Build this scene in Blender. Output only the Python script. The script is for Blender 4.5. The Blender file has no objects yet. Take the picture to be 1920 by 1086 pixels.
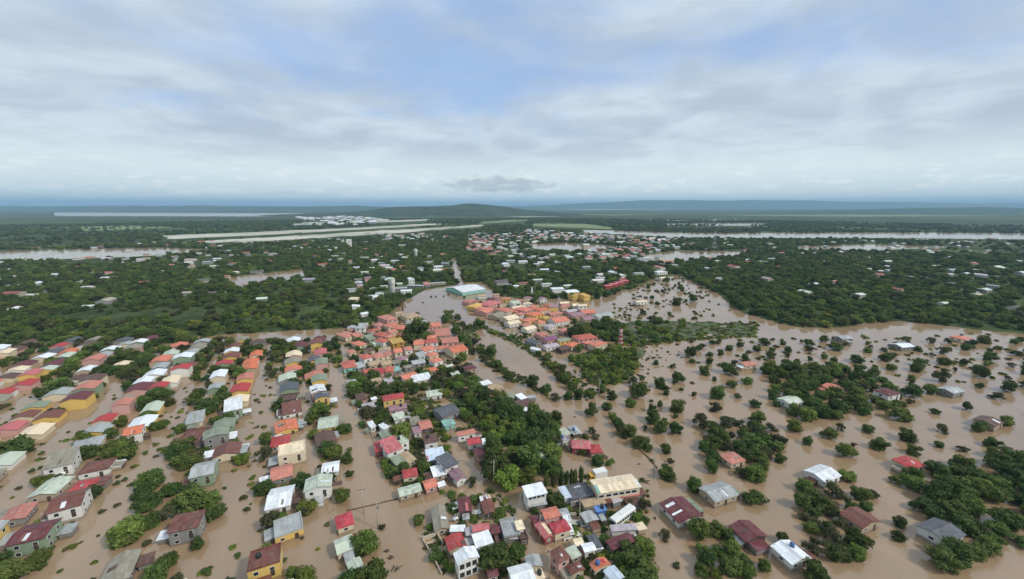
import bpy, bmesh, math, random
import numpy as np
from mathutils import Vector, Matrix

R = math.radians
random.seed(11)
rng = np.random.default_rng(7)
scene = bpy.context.scene
COL = scene.collection

# ------------------------------------------------------------------ camera
FPX, HORIZON_Y, CAM_H = 760.0, 386.0, 90.0        # focal length in photo pixels (1920 wide), horizon row, height over the water
PITCH = math.atan((543 - HORIZON_Y) / FPX)
cam_data = bpy.data.cameras.new('camera')
cam_data.sensor_width = 36.0
cam_data.lens = 36.0 * FPX / 1920.0
cam_data.clip_start = 0.5
cam_data.clip_end = 120000.0
cam = bpy.data.objects.new('camera', cam_data)
cam.location = (0, 0, CAM_H)
cam.rotation_euler = (math.pi / 2 - PITCH, 0, 0)
COL.objects.link(cam)
scene.camera = cam

# ------------------------------------------------------------------ exposure
scene.view_settings.view_transform = 'Standard'
scene.view_settings.look = 'None'
scene.view_settings.exposure = 0.12
scene.view_settings.gamma = 1.0
scene.view_settings.use_curve_mapping = False
scene.render.engine = 'CYCLES'
scene.cycles.use_denoising = True
scene.cycles.max_bounces = 6
scene.cycles.diffuse_bounces = 3
scene.cycles.glossy_bounces = 2
scene.cycles.transmission_bounces = 2
scene.cycles.transparent_max_bounces = 4
scene.cycles.volume_bounces = 0

SUN_DIR = Vector((0.80, -0.38, 0.78)).normalized()   # towards the sun: on the right, a little behind the camera


class NT:
    """tiny helper to write node trees as expressions"""
    def __init__(self, tree):
        self.t = tree
        for n in list(tree.nodes):
            tree.nodes.remove(n)

    def n(self, typ, **kw):
        nd = self.t.nodes.new(typ)
        for k, v in kw.items():
            setattr(nd, k, v)
        return nd

    def put(self, sock, v):
        if v is None:
            return
        if isinstance(v, bpy.types.NodeSocket):
            self.t.links.new(v, sock)
        else:
            if isinstance(v, (tuple, list)) and sock.type == 'RGBA' and len(v) == 3:
                v = (*v, 1.0)
            sock.default_value = v

    def m(self, op, a, b=None, c=None, clamp=False):
        nd = self.n('ShaderNodeMath', operation=op, use_clamp=clamp)
        for i, v in enumerate((a, b, c)):
            self.put(nd.inputs[i], v)
        return nd.outputs[0]

    def add(self, a, b): return self.m('ADD', a, b)
    def sub(self, a, b): return self.m('SUBTRACT', a, b)
    def mul(self, a, b): return self.m('MULTIPLY', a, b)

    def mix(self, f, a, b, blend='MIX'):
        nd = self.n('ShaderNodeMix', data_type='RGBA', blend_type=blend)
        nd.clamp_factor = True
        self.put(nd.inputs[0], f); self.put(nd.inputs[6], a); self.put(nd.inputs[7], b)
        return nd.outputs[2]

    def smooth(self, v, lo, hi, a=0.0, b=1.0):
        nd = self.n('ShaderNodeMapRange', interpolation_type='SMOOTHSTEP')
        self.put(nd.inputs[0], v)
        for i, x in enumerate((lo, hi, a, b)):
            self.put(nd.inputs[i + 1], x)
        return nd.outputs[0]

    def noise(self, vec, scale, detail=3.0, rough=0.5, dist=0.0):
        nd = self.n('ShaderNodeTexNoise')
        self.put(nd.inputs['Vector'], vec)
        nd.inputs['Scale'].default_value = scale
        nd.inputs['Detail'].default_value = detail
        nd.inputs['Roughness'].default_value = rough
        nd.inputs['Distortion'].default_value = dist
        return nd.outputs[0]

    def xyz(self, v):
        nd = self.n('ShaderNodeSeparateXYZ'); self.put(nd.inputs[0], v); return nd.outputs

    def vec(self, x, y, z=0.0):
        nd = self.n('ShaderNodeCombineXYZ')
        for i, v in enumerate((x, y, z)):
            self.put(nd.inputs[i], v)
        return nd.outputs[0]


# ------------------------------------------------------------------ world: daylight sky with a broken cloud sheet
world = bpy.data.worlds.new('World')
scene.world = world
world.use_nodes = True
w = NT(world.node_tree)
sky = w.n('ShaderNodeTexSky', sky_type='NISHITA')
sky.sun_disc = False
sky.sun_elevation = math.asin(SUN_DIR.z)
sky.sun_rotation = math.atan2(SUN_DIR.x, SUN_DIR.y)
sky.air_density = 1.0; sky.dust_density = 1.0; sky.ozone_density = 2.0
tc = w.n('ShaderNodeTexCoord')
dx, dy, dz = w.xyz(tc.outputs['Generated'])
zc = w.m('MAXIMUM', dz, 0.0)
inv = w.m('DIVIDE', 1.0, w.add(zc, 0.15))
plane = w.vec(w.mul(dx, inv), w.mul(dy, inv), 3.7)              # the cloud sheet seen in perspective
az = w.m('ARCTAN2', dx, dy)
el = w.m('ARCSINE', dz)
n1 = w.noise(plane, 0.85, 4.0, 0.5, 0.5)
n2 = w.noise(w.vec(w.mul(dx, inv), w.mul(w.mul(dy, inv), 1.0), 9.1), 2.3, 4.0, 0.52, 0.5)
n3 = w.noise(w.vec(w.mul(az, 1.0), w.mul(el, 3.0), 1.0), 4.0, 4.0, 0.5, 0.4)
# wide opening with thinner cloud, high and left of the view's middle
gx = w.m('DIVIDE', w.add(az, 0.12), 0.30); gy = w.m('DIVIDE', w.sub(el, 0.34), 0.15)
gap = w.m('EXPONENT', w.mul(w.add(w.mul(gx, gx), w.mul(gy, gy)), -1.0))
cover = w.add(w.add(w.mul(n1, 1.15), w.mul(n2, 0.45)), -0.30)
cover = w.sub(cover, w.mul(gap, 0.33))
cover = w.add(cover, w.smooth(el, 0.30, 0.10, 0.0, 0.26))
cmask = w.smooth(cover, 0.20, 0.58, 0.22, 1.0)
shade = w.smooth(w.add(w.mul(n2, 0.5), w.mul(n3, 0.5)), 0.38, 0.60)
ccol = w.mix(shade, (6.3, 7.2, 8.1), (4.6, 5.5, 6.6))
# paler, brighter air under the sheet towards the horizon
low = w.smooth(el, 0.15, 0.06)
ccol = w.mix(w.mul(low, 0.85), ccol, (8.0, 9.0, 8.9))
blue = w.mix(0.70, sky.outputs[0], (3.2, 5.1, 8.8))
col = w.mix(cmask, blue, ccol)
# low cumulus band: one long grey cloud and small white heads beside it
ln = w.noise(w.vec(az, w.mul(el, 2.6), 4.0), 26.0, 5.0, 0.6, 0.3)
ex = w.m('DIVIDE', w.add(az, 0.035), 0.150); ey = w.m('DIVIDE', w.sub(el, 0.050), 0.024)
e1 = w.sub(1.15, w.add(w.mul(ex, ex), w.mul(ey, ey)))
dark = w.smooth(w.add(e1, w.mul(w.sub(ln, 0.5), 3.2)), 0.15, 1.1)
col = w.mix(w.mul(dark, 0.75), col, (4.5, 5.1, 5.6))
lb = w.noise(w.vec(az, w.mul(el, 3.4), 12.0), 17.0, 5.0, 0.62, 0.2)
lmask = w.mul(w.smooth(lb, 0.51, 0.63), w.mul(w.smooth(el, 0.004, 0.016), w.smooth(el, 0.105, 0.04)))
col = w.mix(w.mul(lmask, 0.6), col, (9.6, 10.2, 10.1))
lb2 = w.noise(w.vec(w.mul(az, 0.7), w.mul(el, 4.0), 31.0), 13.0, 5.0, 0.6, 0.2)
gmask = w.mul(w.smooth(lb2, 0.52, 0.66), w.mul(w.smooth(el, 0.07, 0.11), w.smooth(el, 0.34, 0.16)))
col = w.mix(w.mul(gmask, 0.45), col, (5.1, 5.9, 6.7))
# blue-grey distance right on the horizon
col = w.mix(w.mul(w.smooth(el, 0.020, 0.006), 0.65), col, (5.6, 6.9, 8.0))
bg = w.n('ShaderNodeBackground')
w.put(bg.inputs[0], col)
bg.inputs[1].default_value = 0.1
out = w.n('ShaderNodeOutputWorld')
w.t.links.new(bg.outputs[0], out.inputs[0])

# ------------------------------------------------------------------ sun behind thin cloud
sun_data = bpy.data.lights.new('sun', 'SUN')
sun_data.energy = 2.6
sun_data.angle = R(7)
sun_data.color = (1.0, 0.95, 0.87)
sun = bpy.data.objects.new('sun', sun_data)
sun.rotation_euler = SUN_DIR.to_track_quat('Z', 'Y').to_euler()
sun.location = (0, 0, 300)
COL.objects.link(sun)

# ------------------------------------------------------------------ ground mapping
CP, SP = math.cos(PITCH), math.sin(PITCH)


def P(px, py, z=0.0):
    """the point of the plane at height z that the photo pixel looks at"""
    ax = (px - 960) / FPX; ay = -(py - 543) / FPX
    Z = -SP + ay * CP
    t = (z - CAM_H) / Z
    return Vector((ax * t, (CP + ay * SP) * t, z))


def proj(x, y, z=0.0):
    dz_ = z - CAM_H
    depth = y * CP - dz_ * SP
    up = y * SP + dz_ * CP
    return 960 + FPX * x / depth, 543 - FPX * up / depth


def proj_np(x, y, z):
    dz_ = z - CAM_H
    depth = y * CP - dz_ * SP
    up = y * SP + dz_ * CP
    return 960 + FPX * x / depth, 543 - FPX * up / depth


def inpoly(px, py, poly):
    px = np.asarray(px, float); py = np.asarray(py, float)
    c = np.zeros(px.shape, bool)
    n = len(poly)
    for i in range(n):
        x1, y1 = poly[i]; x2, y2 = poly[(i + 1) % n]
        if y1 == y2:
            continue
        cond = ((y1 > py) != (y2 > py)) & (px < (x2 - x1) * (py - y1) / (y2 - y1) + x1)
        c ^= cond
    return c


def lin(r, g, b, k=1.0, top=0.82):
    def f(v):
        v /= 255.0
        v = v / 12.92 if v <= 0.04045 else ((v + 0.055) / 1.055) ** 2.4
        return min(v * k, top)
    return (f(r), f(g), f(b))


# ------------------------------------------------------------------ materials
MATS = {}


def new_mat(name):
    m = bpy.data.materials.new(name)
    m.use_nodes = True
    t = NT(m.node_tree)
    b = t.n('ShaderNodeBsdfPrincipled')
    o = t.n('ShaderNodeOutputMaterial')
    t.t.links.new(b.outputs[0], o.inputs[0])
    return m, t, b, o


def roof_mat(name, rgb, rust=0.25, rough=0.55, dirt=(0.10, 0.075, 0.055), tile=False):
    if name in MATS:
        return MATS[name]
    m, t, b, o = new_mat('roof_' + name)
    tcn = t.n('ShaderNodeTexCoord').outputs['Object']
    oi = t.n('ShaderNodeObjectInfo').outputs['Random']
    x, y, z = t.xyz(tcn)
    off = t.mul(oi, 97.0)
    wn = t.n('ShaderNodeTexWhiteNoise', noise_dimensions='3D')
    t.put(wn.inputs['Vector'], t.vec(t.m('FLOOR', t.m('DIVIDE', x, 0.95)), t.m('FLOOR', t.m('DIVIDE', y, 2.6)), off))
    sheet = t.add(t.mul(wn.outputs['Value'], 0.34), 0.80)                 # every tin sheet a little different
    vary = t.add(t.mul(oi, 0.24), 0.88)
    base = t.mix(1.0, (*rgb, 1), t.vec(t.mul(sheet, vary), t.mul(sheet, vary), t.mul(sheet, vary)), 'MULTIPLY')
    nz = t.noise(t.vec(t.mul(x, 1.0), t.add(t.mul(y, 0.55), off), z), 0.55, 5.0, 0.62)
    fl = t.smooth(nz, 0.50, 0.72)
    base = t.mix(t.mul(fl, rust), base, (*dirt, 1))
    nz2 = t.noise(t.vec(t.add(x, off), y, z), 0.9, 4.0, 0.6)
    pale = tuple(min(0.8, c * 0.75 + sum(rgb) / 3 * 0.30 + 0.06) for c in rgb)
    base = t.mix(t.mul(t.smooth(nz2, 0.42, 0.66), 0.55), base, pale)              # sun-bleached areas
    st = t.noise(t.vec(t.mul(t.add(x, off), 3.2), t.mul(y, 0.25), z), 1.0, 4.0, 0.65)
    base = t.mix(t.mul(t.smooth(st, 0.52, 0.70), 0.18 + rust * 0.6), base, (0.13, 0.085, 0.06))   # streaks running down the sheets
    t.put(b.inputs['Base Color'], base)
    b.inputs['Roughness'].default_value = rough
    b.inputs['Specular IOR Level'].default_value = 0.35
    wv = t.n('ShaderNodeTexWave', wave_type='BANDS', bands_direction='Y' if tile else 'X')
    t.put(wv.inputs['Vector'], tcn); wv.inputs['Scale'].default_value = 1.1
    bp = t.n('ShaderNodeBump'); bp.inputs['Strength'].default_value = 0.25; bp.inputs['Distance'].default_value = 0.05
    t.put(bp.inputs['Height'], wv.outputs['Fac'])
    t.put(b.inputs['Normal'], bp.outputs[0])
    MATS[name] = m
    return m


def wall_mat(name, rgb):
    key = 'w_' + name
    if key in MATS:
        return MATS[key]
    m, t, b, o = new_mat('wall_' + name)
    tcn = t.n('ShaderNodeTexCoord').outputs['Object']
    oi = t.n('ShaderNodeObjectInfo').outputs['Random']
    x, y, z = t.xyz(tcn)
    nz = t.noise(t.vec(t.add(x, t.mul(oi, 40)), y, t.mul(z, 0.5)), 0.8, 4.0, 0.6)
    c = t.mix(t.mul(t.smooth(nz, 0.45, 0.75), 0.35), (*rgb, 1), tuple(v * 0.55 + 0.02 for v in rgb))
    # mud line left by the flood
    edge = t.add(z, t.mul(nz, -0.9))
    c = t.mix(t.mul(t.smooth(edge, 0.45, 0.05), 0.7), c, (0.16, 0.115, 0.08))
    t.put(b.inputs['Base Color'], c)
    b.inputs['Roughness'].default_value = 0.85
    MATS[key] = m
    return m


def plain(name, rgb, rough=0.6, spec=0.4, var=0.0):
    if name in MATS:
        return MATS[name]
    m, t, b, o = new_mat(name)
    tcn = t.n('ShaderNodeTexCoord').outputs['Object']
    nz = t.noise(tcn, 1.7, 4.0, 0.6)
    c = t.mix(t.mul(t.smooth(nz, 0.4, 0.75), 0.35), (*rgb, 1), tuple(v * 0.6 for v in rgb))
    t.put(b.inputs['Base Color'], c)
    b.inputs['Roughness'].default_value = rough
    b.inputs['Specular IOR Level'].default_value = spec
    MATS[name] = m
    return m


# colour of roofs: name -> (albedo, how rusty / stained)
ROOF = {
    'white': (lin(232, 236, 238, 0.92), .20), 'cream': (lin(232, 212, 178, 0.95), .22), 'paleblue': (lin(205, 218, 232, 0.9), .2),
    'palegreen': (lin(200, 210, 188, 0.85), .3), 'tin': (lin(178, 182, 180, 0.8), .35), 'grey': (lin(120, 122, 124, 0.8), .25),
    'slate': (lin(96, 98, 104, 0.8), .2), 'taupe': (lin(160, 152, 132, 0.75), .3), 'tan': (lin(196, 168, 132, 0.8), .3),
    'red': (lin(188, 64, 62, 0.82), .2), 'crimson': (lin(200, 66, 76, 0.82), .18), 'pink': (lin(208, 112, 112, 0.8), .25), 'terracotta': (lin(204, 100, 78, 0.82), .25),
    'maroon': (lin(112, 52, 56, 0.8), .3), 'rust': (lin(128, 76, 62, 0.8), .55), 'brown': (lin(104, 74, 62, 0.8), .35),
    'orange': (lin(222, 120, 78, 0.85), .2), 'coral': (lin(222, 128, 100, 0.85), .22), 'salmon': (lin(208, 132, 112, 0.8), .28),
    'mauve': (lin(168, 128, 136, 0.75), .25), 'purple': (lin(140, 84, 118, 0.8), .2), 'blue': (lin(96, 142, 214, 0.85), .1),
    'teal': (lin(140, 190, 176, 0.8), .2), 'mustard': (lin(206, 166, 76, 0.8), .2), 'yellow': (lin(226, 178, 84, 0.85), .15),
    'lilac': (lin(196, 184, 190, 0.8), .25), 'sage': (lin(148, 160, 134, 0.75), .3),
}
COLWORD = {'terracotta': 'terracotta', 'white': 'white', 'cream': 'cream', 'paleblue': 'pale blue', 'palegreen': 'pale green', 'tin': 'light grey tin', 'grey': 'grey', 'slate': 'dark slate grey',
           'taupe': 'grey beige', 'tan': 'tan', 'red': 'red', 'crimson': 'crimson', 'pink': 'pink', 'maroon': 'maroon', 'rust': 'rusty brown', 'brown': 'brown',
           'orange': 'bright orange', 'coral': 'coral', 'salmon': 'salmon', 'mauve': 'mauve', 'purple': 'purple', 'blue': 'bright blue', 'teal': 'teal',
           'mustard': 'mustard', 'yellow': 'yellow', 'lilac': 'lilac grey', 'sage': 'sage green'}
WALL = {'white': lin(226, 224, 216, 0.9), 'cream': lin(222, 208, 178, 0.85), 'beige': lin(190, 172, 146, 0.8), 'grey': lin(150, 148, 142, 0.75),
        'yellow': lin(226, 190, 106, 0.85), 'pink': lin(214, 168, 158, 0.8), 'blue': lin(70, 100, 168, 0.8), 'teal': lin(150, 204, 190, 0.8),
        'red': lin(168, 70, 66, 0.8), 'green': lin(150, 170, 140, 0.75), 'dark': lin(92, 80, 72, 0.7), 'ochre': lin(186, 140, 62, 0.8)}


def rmat(c): return roof_mat(c, ROOF[c][0], ROOF[c][1])
def wmat(c): return wall_mat(c, WALL[c])


GLASS, t_, b_, o_ = new_mat('window_glass')
b_.inputs['Base Color'].default_value = (0.02, 0.026, 0.032, 1); b_.inputs['Roughness'].default_value = 0.12
TRIM = plain('white_trim', lin(228, 226, 220, 0.9), 0.6)
WOOD = plain('dark_wood', (0.07, 0.05, 0.035), 0.8)
BARK = plain('bark', (0.10, 0.078, 0.058), 0.9, 0.1)
CONC = plain('weathered_concrete', lin(176, 168, 152, 0.8), 0.9, 0.2)


def leaf_mat(name, dark, light, trans=0.22):
    m, t, b, o = new_mat(name)
    oi = t.n('ShaderNodeObjectInfo').outputs['Random']
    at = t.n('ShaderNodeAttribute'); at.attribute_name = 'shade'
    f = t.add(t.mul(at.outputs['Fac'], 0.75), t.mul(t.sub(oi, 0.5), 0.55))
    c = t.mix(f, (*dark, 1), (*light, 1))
    hs = t.n('ShaderNodeHueSaturation')
    t.put(hs.inputs['Hue'], t.add(0.5, t.mul(t.sub(t.m('FRACT', t.mul(oi, 7.31)), 0.5), 0.05)))
    t.put(hs.inputs['Value'], t.add(0.8, t.mul(t.m('FRACT', t.mul(oi, 13.7)), 0.45)))
    t.put(hs.inputs['Saturation'], 0.95)
    t.put(hs.inputs['Color'], c)
    t.put(b.inputs['Base Color'], hs.outputs[0])
    b.inputs['Roughness'].default_value = 0.75
    b.inputs['Specular IOR Level'].default_value = 0.2
    tr = t.n('ShaderNodeBsdfTranslucent'); t.put(tr.inputs[0], hs.outputs[0])
    mx = t.n('ShaderNodeMixShader'); mx.inputs[0].default_value = trans
    t.t.links.new(b.outputs[0], mx.inputs[1]); t.t.links.new(tr.outputs[0], mx.inputs[2])
    t.t.links.new(mx.outputs[0], o.inputs[0])
    return m


LEAF = leaf_mat('leaves', (0.046, 0.078, 0.011), (0.175, 0.24, 0.038))
LEAF_DARK = leaf_mat('dark_leaves', (0.040, 0.068, 0.012), (0.14, 0.19, 0.037))
LEAF_BRIGHT = leaf_mat('yellow_green_leaves', (0.085, 0.125, 0.014), (0.235, 0.295, 0.036))
LEAF_DRY = leaf_mat('olive_leaves', (0.05, 0.056, 0.02), (0.14, 0.145, 0.055))

# ------------------------------------------------------------------ object helpers
REG = []      # every thing that gets an automatic label: (object, description, place, category)


def link(o, parent=None):
    COL.objects.link(o)
    if parent is not None:
        o.parent = parent
    return o


def empty(name, loc=(0, 0, 0), rz=0.0, scale=None):
    o = bpy.data.objects.new(name, None)
    o.location = loc; o.rotation_euler = (0, 0, rz)
    o.empty_display_size = 0.3
    if scale is not None:
        o.scale = scale
    COL.objects.link(o)
    return o


def tag(o, label=None, cat=None, group=None, kind=None):
    if label: o['label'] = label
    if cat: o['category'] = cat
    if group: o['group'] = group
    if kind: o['kind'] = kind
    return o


class MB:
    """collects faces, builds ONE mesh"""
    def __init__(self):
        self.v = []; self.f = []

    def add(self, vs, fs):
        k = len(self.v)
        self.v += [tuple(p) for p in vs]
        self.f += [tuple(i + k for i in q) for q in fs]
        return self

    def box(self, x0, x1, y0, y1, z0, z1):
        return self.add([(x0, y0, z0), (x1, y0, z0), (x1, y1, z0), (x0, y1, z0), (x0, y0, z1), (x1, y0, z1), (x1, y1, z1), (x0, y1, z1)],
                        [(0, 3, 2, 1), (4, 5, 6, 7), (0, 1, 5, 4), (1, 2, 6, 5), (2, 3, 7, 6), (3, 0, 4, 7)])

    def prism_x(self, prof, x0, x1):
        """profile of (y, z) points, counter-clockwise seen from +x, extruded along x"""
        n = len(prof)
        vs = [(x0, y, z) for y, z in prof] + [(x1, y, z) for y, z in prof]
        fs = [tuple(range(n - 1, -1, -1)), tuple(range(n, 2 * n))] + [(i, (i + 1) % n, n + (i + 1) % n, n + i) for i in range(n)]
        return self.add(vs, fs)

    def prism_y(self, prof, y0, y1):
        n = len(prof)
        vs = [(x, y0, z) for x, z in prof] + [(x, y1, z) for x, z in prof]
        fs = [tuple(range(n)), tuple(range(2 * n - 1, n - 1, -1))] + [((i + 1) % n, i, n + i, n + (i + 1) % n) for i in range(n)]
        return self.add(vs, fs)

    def tube(self, pts, rads, n=7, cap=True):
        rings = []
        k0 = len(self.v)
        for i, p in enumerate(pts):
            p = Vector(p)
            d = (Vector(pts[min(i + 1, len(pts) - 1)]) - Vector(pts[max(i - 1, 0)])).normalized()
            a = d.orthogonal().normalized(); c = d.cross(a)
            for j in range(n):
                th = 2 * math.pi * j / n
                q = p + (a * math.cos(th) + c * math.sin(th)) * rads[i]
                self.v.append(tuple(q))
        for i in range(len(pts) - 1):
            for j in range(n):
                a_ = k0 + i * n + j; b2 = k0 + i * n + (j + 1) % n
                self.f.append((a_, b2, b2 + n, a_ + n))
        if cap:
            self.f.append(tuple(k0 + j for j in range(n - 1, -1, -1)))
            e = k0 + (len(pts) - 1) * n
            self.f.append(tuple(e + j for j in range(n)))
        return self

    def lathe(self, prof, n=16):
        pts = [(0, 0, z) for r, z in prof]
        k0 = len(self.v)
        for r, z in prof:
            for j in range(n):
                th = 2 * math.pi * j / n
                self.v.append((r * math.cos(th), r * math.sin(th), z))
        for i in range(len(prof) - 1):
            for j in range(n):
                a_ = k0 + i * n + j; b2 = k0 + i * n + (j + 1) % n
                self.f.append((a_, b2, b2 + n, a_ + n))
        self.f.append(tuple(k0 + j for j in range(n - 1, -1, -1)))
        e = k0 + (len(prof) - 1) * n
        self.f.append(tuple(e + j for j in range(n)))
        return self

    def mesh(self, name, mat=None, smooth=False):
        me = bpy.data.meshes.new(name)
        me.from_pydata(self.v, [], self.f)
        if mat: me.materials.append(mat)
        if smooth:
            me.polygons.foreach_set('use_smooth', [True] * len(me.polygons))
        me.update()
        return me

    def build(self, name, mat, parent=None, smooth=False):
        return link(bpy.data.objects.new(name, self.mesh(name, mat, smooth)), parent)


# ------------------------------------------------------------------ the setting: water, ground, hills
def grid_mesh(name, X, Y, Z, mat, smooth=True):
    r, c = X.shape
    me = bpy.data.meshes.new(name)
    co = np.stack([X, Y, Z], -1).reshape(-1, 3)
    idx = np.arange(r * c).reshape(r, c)
    q = np.stack([idx[:-1, :-1], idx[:-1, 1:], idx[1:, 1:], idx[1:, :-1]], -1).reshape(-1, 4)
    me.vertices.add(len(co)); me.vertices.foreach_set('co', co.ravel())
    me.loops.add(q.size); me.loops.foreach_set('vertex_index', q.ravel())
    me.polygons.add(len(q)); me.polygons.foreach_set('loop_start', np.arange(0, q.size, 4)); me.polygons.foreach_set('loop_total', np.full(len(q), 4))
    if smooth: me.polygons.foreach_set('use_smooth', np.ones(len(q), bool))
    me.materials.append(mat)
    me.update(calc_edges=True); me.validate()
    return link(bpy.data.objects.new(name, me))


def vnoise(x, y, seed=0):
    """smooth value noise on arrays"""
    xi = np.floor(x).astype(np.int64); yi = np.floor(y).astype(np.int64)
    fx = x - xi; fy = y - yi
    fx = fx * fx * (3 - 2 * fx); fy = fy * fy * (3 - 2 * fy)
    def h(a, b):
        n = (a * 374761393 + b * 668265263 + seed * 1442695040) & 0x7fffffff
        n = ((n ^ (n >> 13)) * 1274126177) & 0x7fffffff
        return ((n ^ (n >> 16)) & 0xffff) / 65535.0
    return (h(xi, yi) * (1 - fx) + h(xi + 1, yi) * fx) * (1 - fy) + (h(xi, yi + 1) * (1 - fx) + h(xi + 1, yi + 1) * fx) * fy


def fbm(x, y, seed=0, oct=4):
    s = 0; a = 0.5
    for i in range(oct):
        s = s + a * vnoise(x * 2 ** i, y * 2 ** i, seed + i); a *= 0.5
    return s


# muddy flood water
WATER, t, b, o = new_mat('muddy_flood_water')
geo = t.n('ShaderNodeNewGeometry').outputs['Position']
n_big = t.noise(geo, 0.018, 4.0, 0.55)
n_mid = t.noise(geo, 0.09, 4.0, 0.6)
c = t.mix(t.smooth(n_big, 0.35, 0.65), (0.296, 0.192, 0.106), (0.336, 0.226, 0.132))
c = t.mix(t.mul(t.smooth(n_mid, 0.42, 0.66), 0.55), c, (0.280, 0.206, 0.122))
n_str = t.noise(t.vec(t.add(t.mul(t.xyz(geo)[0], .9), t.mul(t.xyz(geo)[1], .44)), t.mul(t.sub(t.mul(t.xyz(geo)[1], .9), t.mul(t.xyz(geo)[0], .44)), .16), 0.0), 0.16, 4.0, 0.6, 0.6)
c = t.mix(t.mul(t.smooth(n_str, 0.46, 0.70), 0.22), c, (0.40, 0.30, 0.20))       # paler silt drawn out along the current
t.put(b.inputs['Roughness'], t.smooth(n_str, 0.3, 0.7, 0.05, 0.20))
t.put(b.inputs['Base Color'], c)
b.inputs['Roughness'].default_value = 0.10
b.inputs['IOR'].default_value = 1.75
b.inputs['Specular IOR Level'].default_value = 0.5
wx, wy, wz = t.xyz(geo)
rip = t.noise(geo, 0.55, 5.0, 0.6)
bp = t.n('ShaderNodeBump'); bp.inputs['Strength'].default_value = 0.06; bp.inputs['Distance'].default_value = 0.2
t.put(bp.inputs['Height'], rip); t.put(b.inputs['Normal'], bp.outputs[0])

rad = np.array([0.0] + list(np.geomspace(30, 70000, 60)))
ang = np.linspace(0, 2 * np.pi, 97)
RR, AA = np.meshgrid(rad, ang, indexing='ij')
water = grid_mesh('flood_water', RR * np.sin(AA), RR * np.cos(AA), np.zeros_like(RR), WATER)
tag(water, 'brown muddy flood water covering the streets, canal and fields', kind='structure')

GROUND, t, b, o = new_mat('wet_green_ground')
geo = t.n('ShaderNodeNewGeometry').outputs['Position']
gx_, gy_, gz_ = t.xyz(geo)
na = t.noise(geo, 0.004, 6.0, 0.6)
nb = t.noise(geo, 0.03, 5.0, 0.65)
nc = t.noise(t.vec(t.mul(gx_, 0.35), gy_, 0), 0.0011, 5.0, 0.6)
c = t.mix(t.smooth(nb, 0.35, 0.65), (0.034, 0.050, 0.018), (0.078, 0.100, 0.038))
c = t.mix(t.mul(t.smooth(na, 0.50, 0.66), 0.6), c, (0.12, 0.14, 0.055))
c = t.mix(t.mul(t.smooth(nc, 0.53, 0.64), 0.55), c, (0.17, 0.17, 0.095))
t.put(b.inputs['Base Color'], c)
b.inputs['Roughness'].default_value = 0.95
b.inputs['Specular IOR Level'].default_value = 0.05
bp = t.n('ShaderNodeBump'); bp.inputs['Strength'].default_value = 0.7; bp.inputs['Distance'].default_value = 6.0
t.put(bp.inputs['Height'], nb); t.put(b.inputs['Normal'], bp.outputs[0])

# shore between the flooded quarter and the higher land (photo pixels, turned into ground points)
EDGE = [(-6000, 700), (-500, 668), (200, 640), (652, 612), (720, 596), (770, 556), (800, 540), (870, 529), (915, 531), (930, 553), (1010, 562),
        (1100, 560), (1180, 541), (1230, 522), (1274, 517), (1330, 540), (1390, 588), (1500, 612), (1700, 604), (1960, 630), (6000, 700)]
EX = np.array([e[0] for e in EDGE], float); EY = np.array([e[1] for e in EDGE], float)
PONDS = [
    [(846, 484), (856, 484), (872, 531), (848, 531)],
    [(990, 458), (1060, 455), (1150, 461), (1162, 466), (1100, 471), (1040, 471), (1000, 466)],
    [(1085, 431), (1180, 433), (1280, 437), (1700, 436), (2200, 440), (2200, 452), (1700, 447), (1280, 446), (1190, 441), (1100, 436)],
    [(100, 398.5), (560, 400), (720, 401), (716, 405), (500, 406), (100, 405)],
    [(1065, 391.6), (1130, 391.0), (1190, 390.7), (1245, 391.4), (1265, 393.2), (1190, 393.4), (1120, 394), (1065, 393.2)],
    [(1245, 420), (1400, 418), (1480, 420), (1400, 423.5), (1250, 423.5)],
    [(-400, 478), (300, 464), (430, 470), (250, 482), (-300, 500)],
    [(1480, 462), (1640, 458), (1800, 463), (1640, 470), (1500, 469)],
    [(1210, 478), (1270, 470), (1400, 472), (1380, 482), (1262, 492), (1215, 488)],
    [(430, 520), (560, 505), (600, 512), (520, 530), (420, 540)],
]


def land_mask(px, py, X=None, Y=None):
    e = np.interp(px, EX, EY)
    if X is not None:
        e = e + (fbm(X * 0.02, Y * 0.02, 3) - 0.47) * 13
    m = py < e
    for pd in PONDS:
        m &= ~inpoly(px, py, pd)
    return m


rad = np.concatenate([[40], np.geomspace(180, 2600, 330), np.geomspace(2650, 70000, 130)])
ang = np.radians(np.linspace(-66, 66, 620))
RR, AA = np.meshgrid(rad, ang, indexing='ij')
X = RR * np.sin(AA); Y = RR * np.cos(AA)
gpx, gpy = proj_np(X, Y, 0.0)
lm = land_mask(gpx, gpy, X, Y)
Z = np.where(lm, 0.55 + 0.5 * fbm(X * 0.01, Y * 0.01, 9), -0.9)
# low mounds of the drainage bank beside the canal
ground = grid_mesh('ground', X, Y, Z, GROUND)
tag(ground, 'green low land beyond the flooded quarter', kind='structure')


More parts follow.
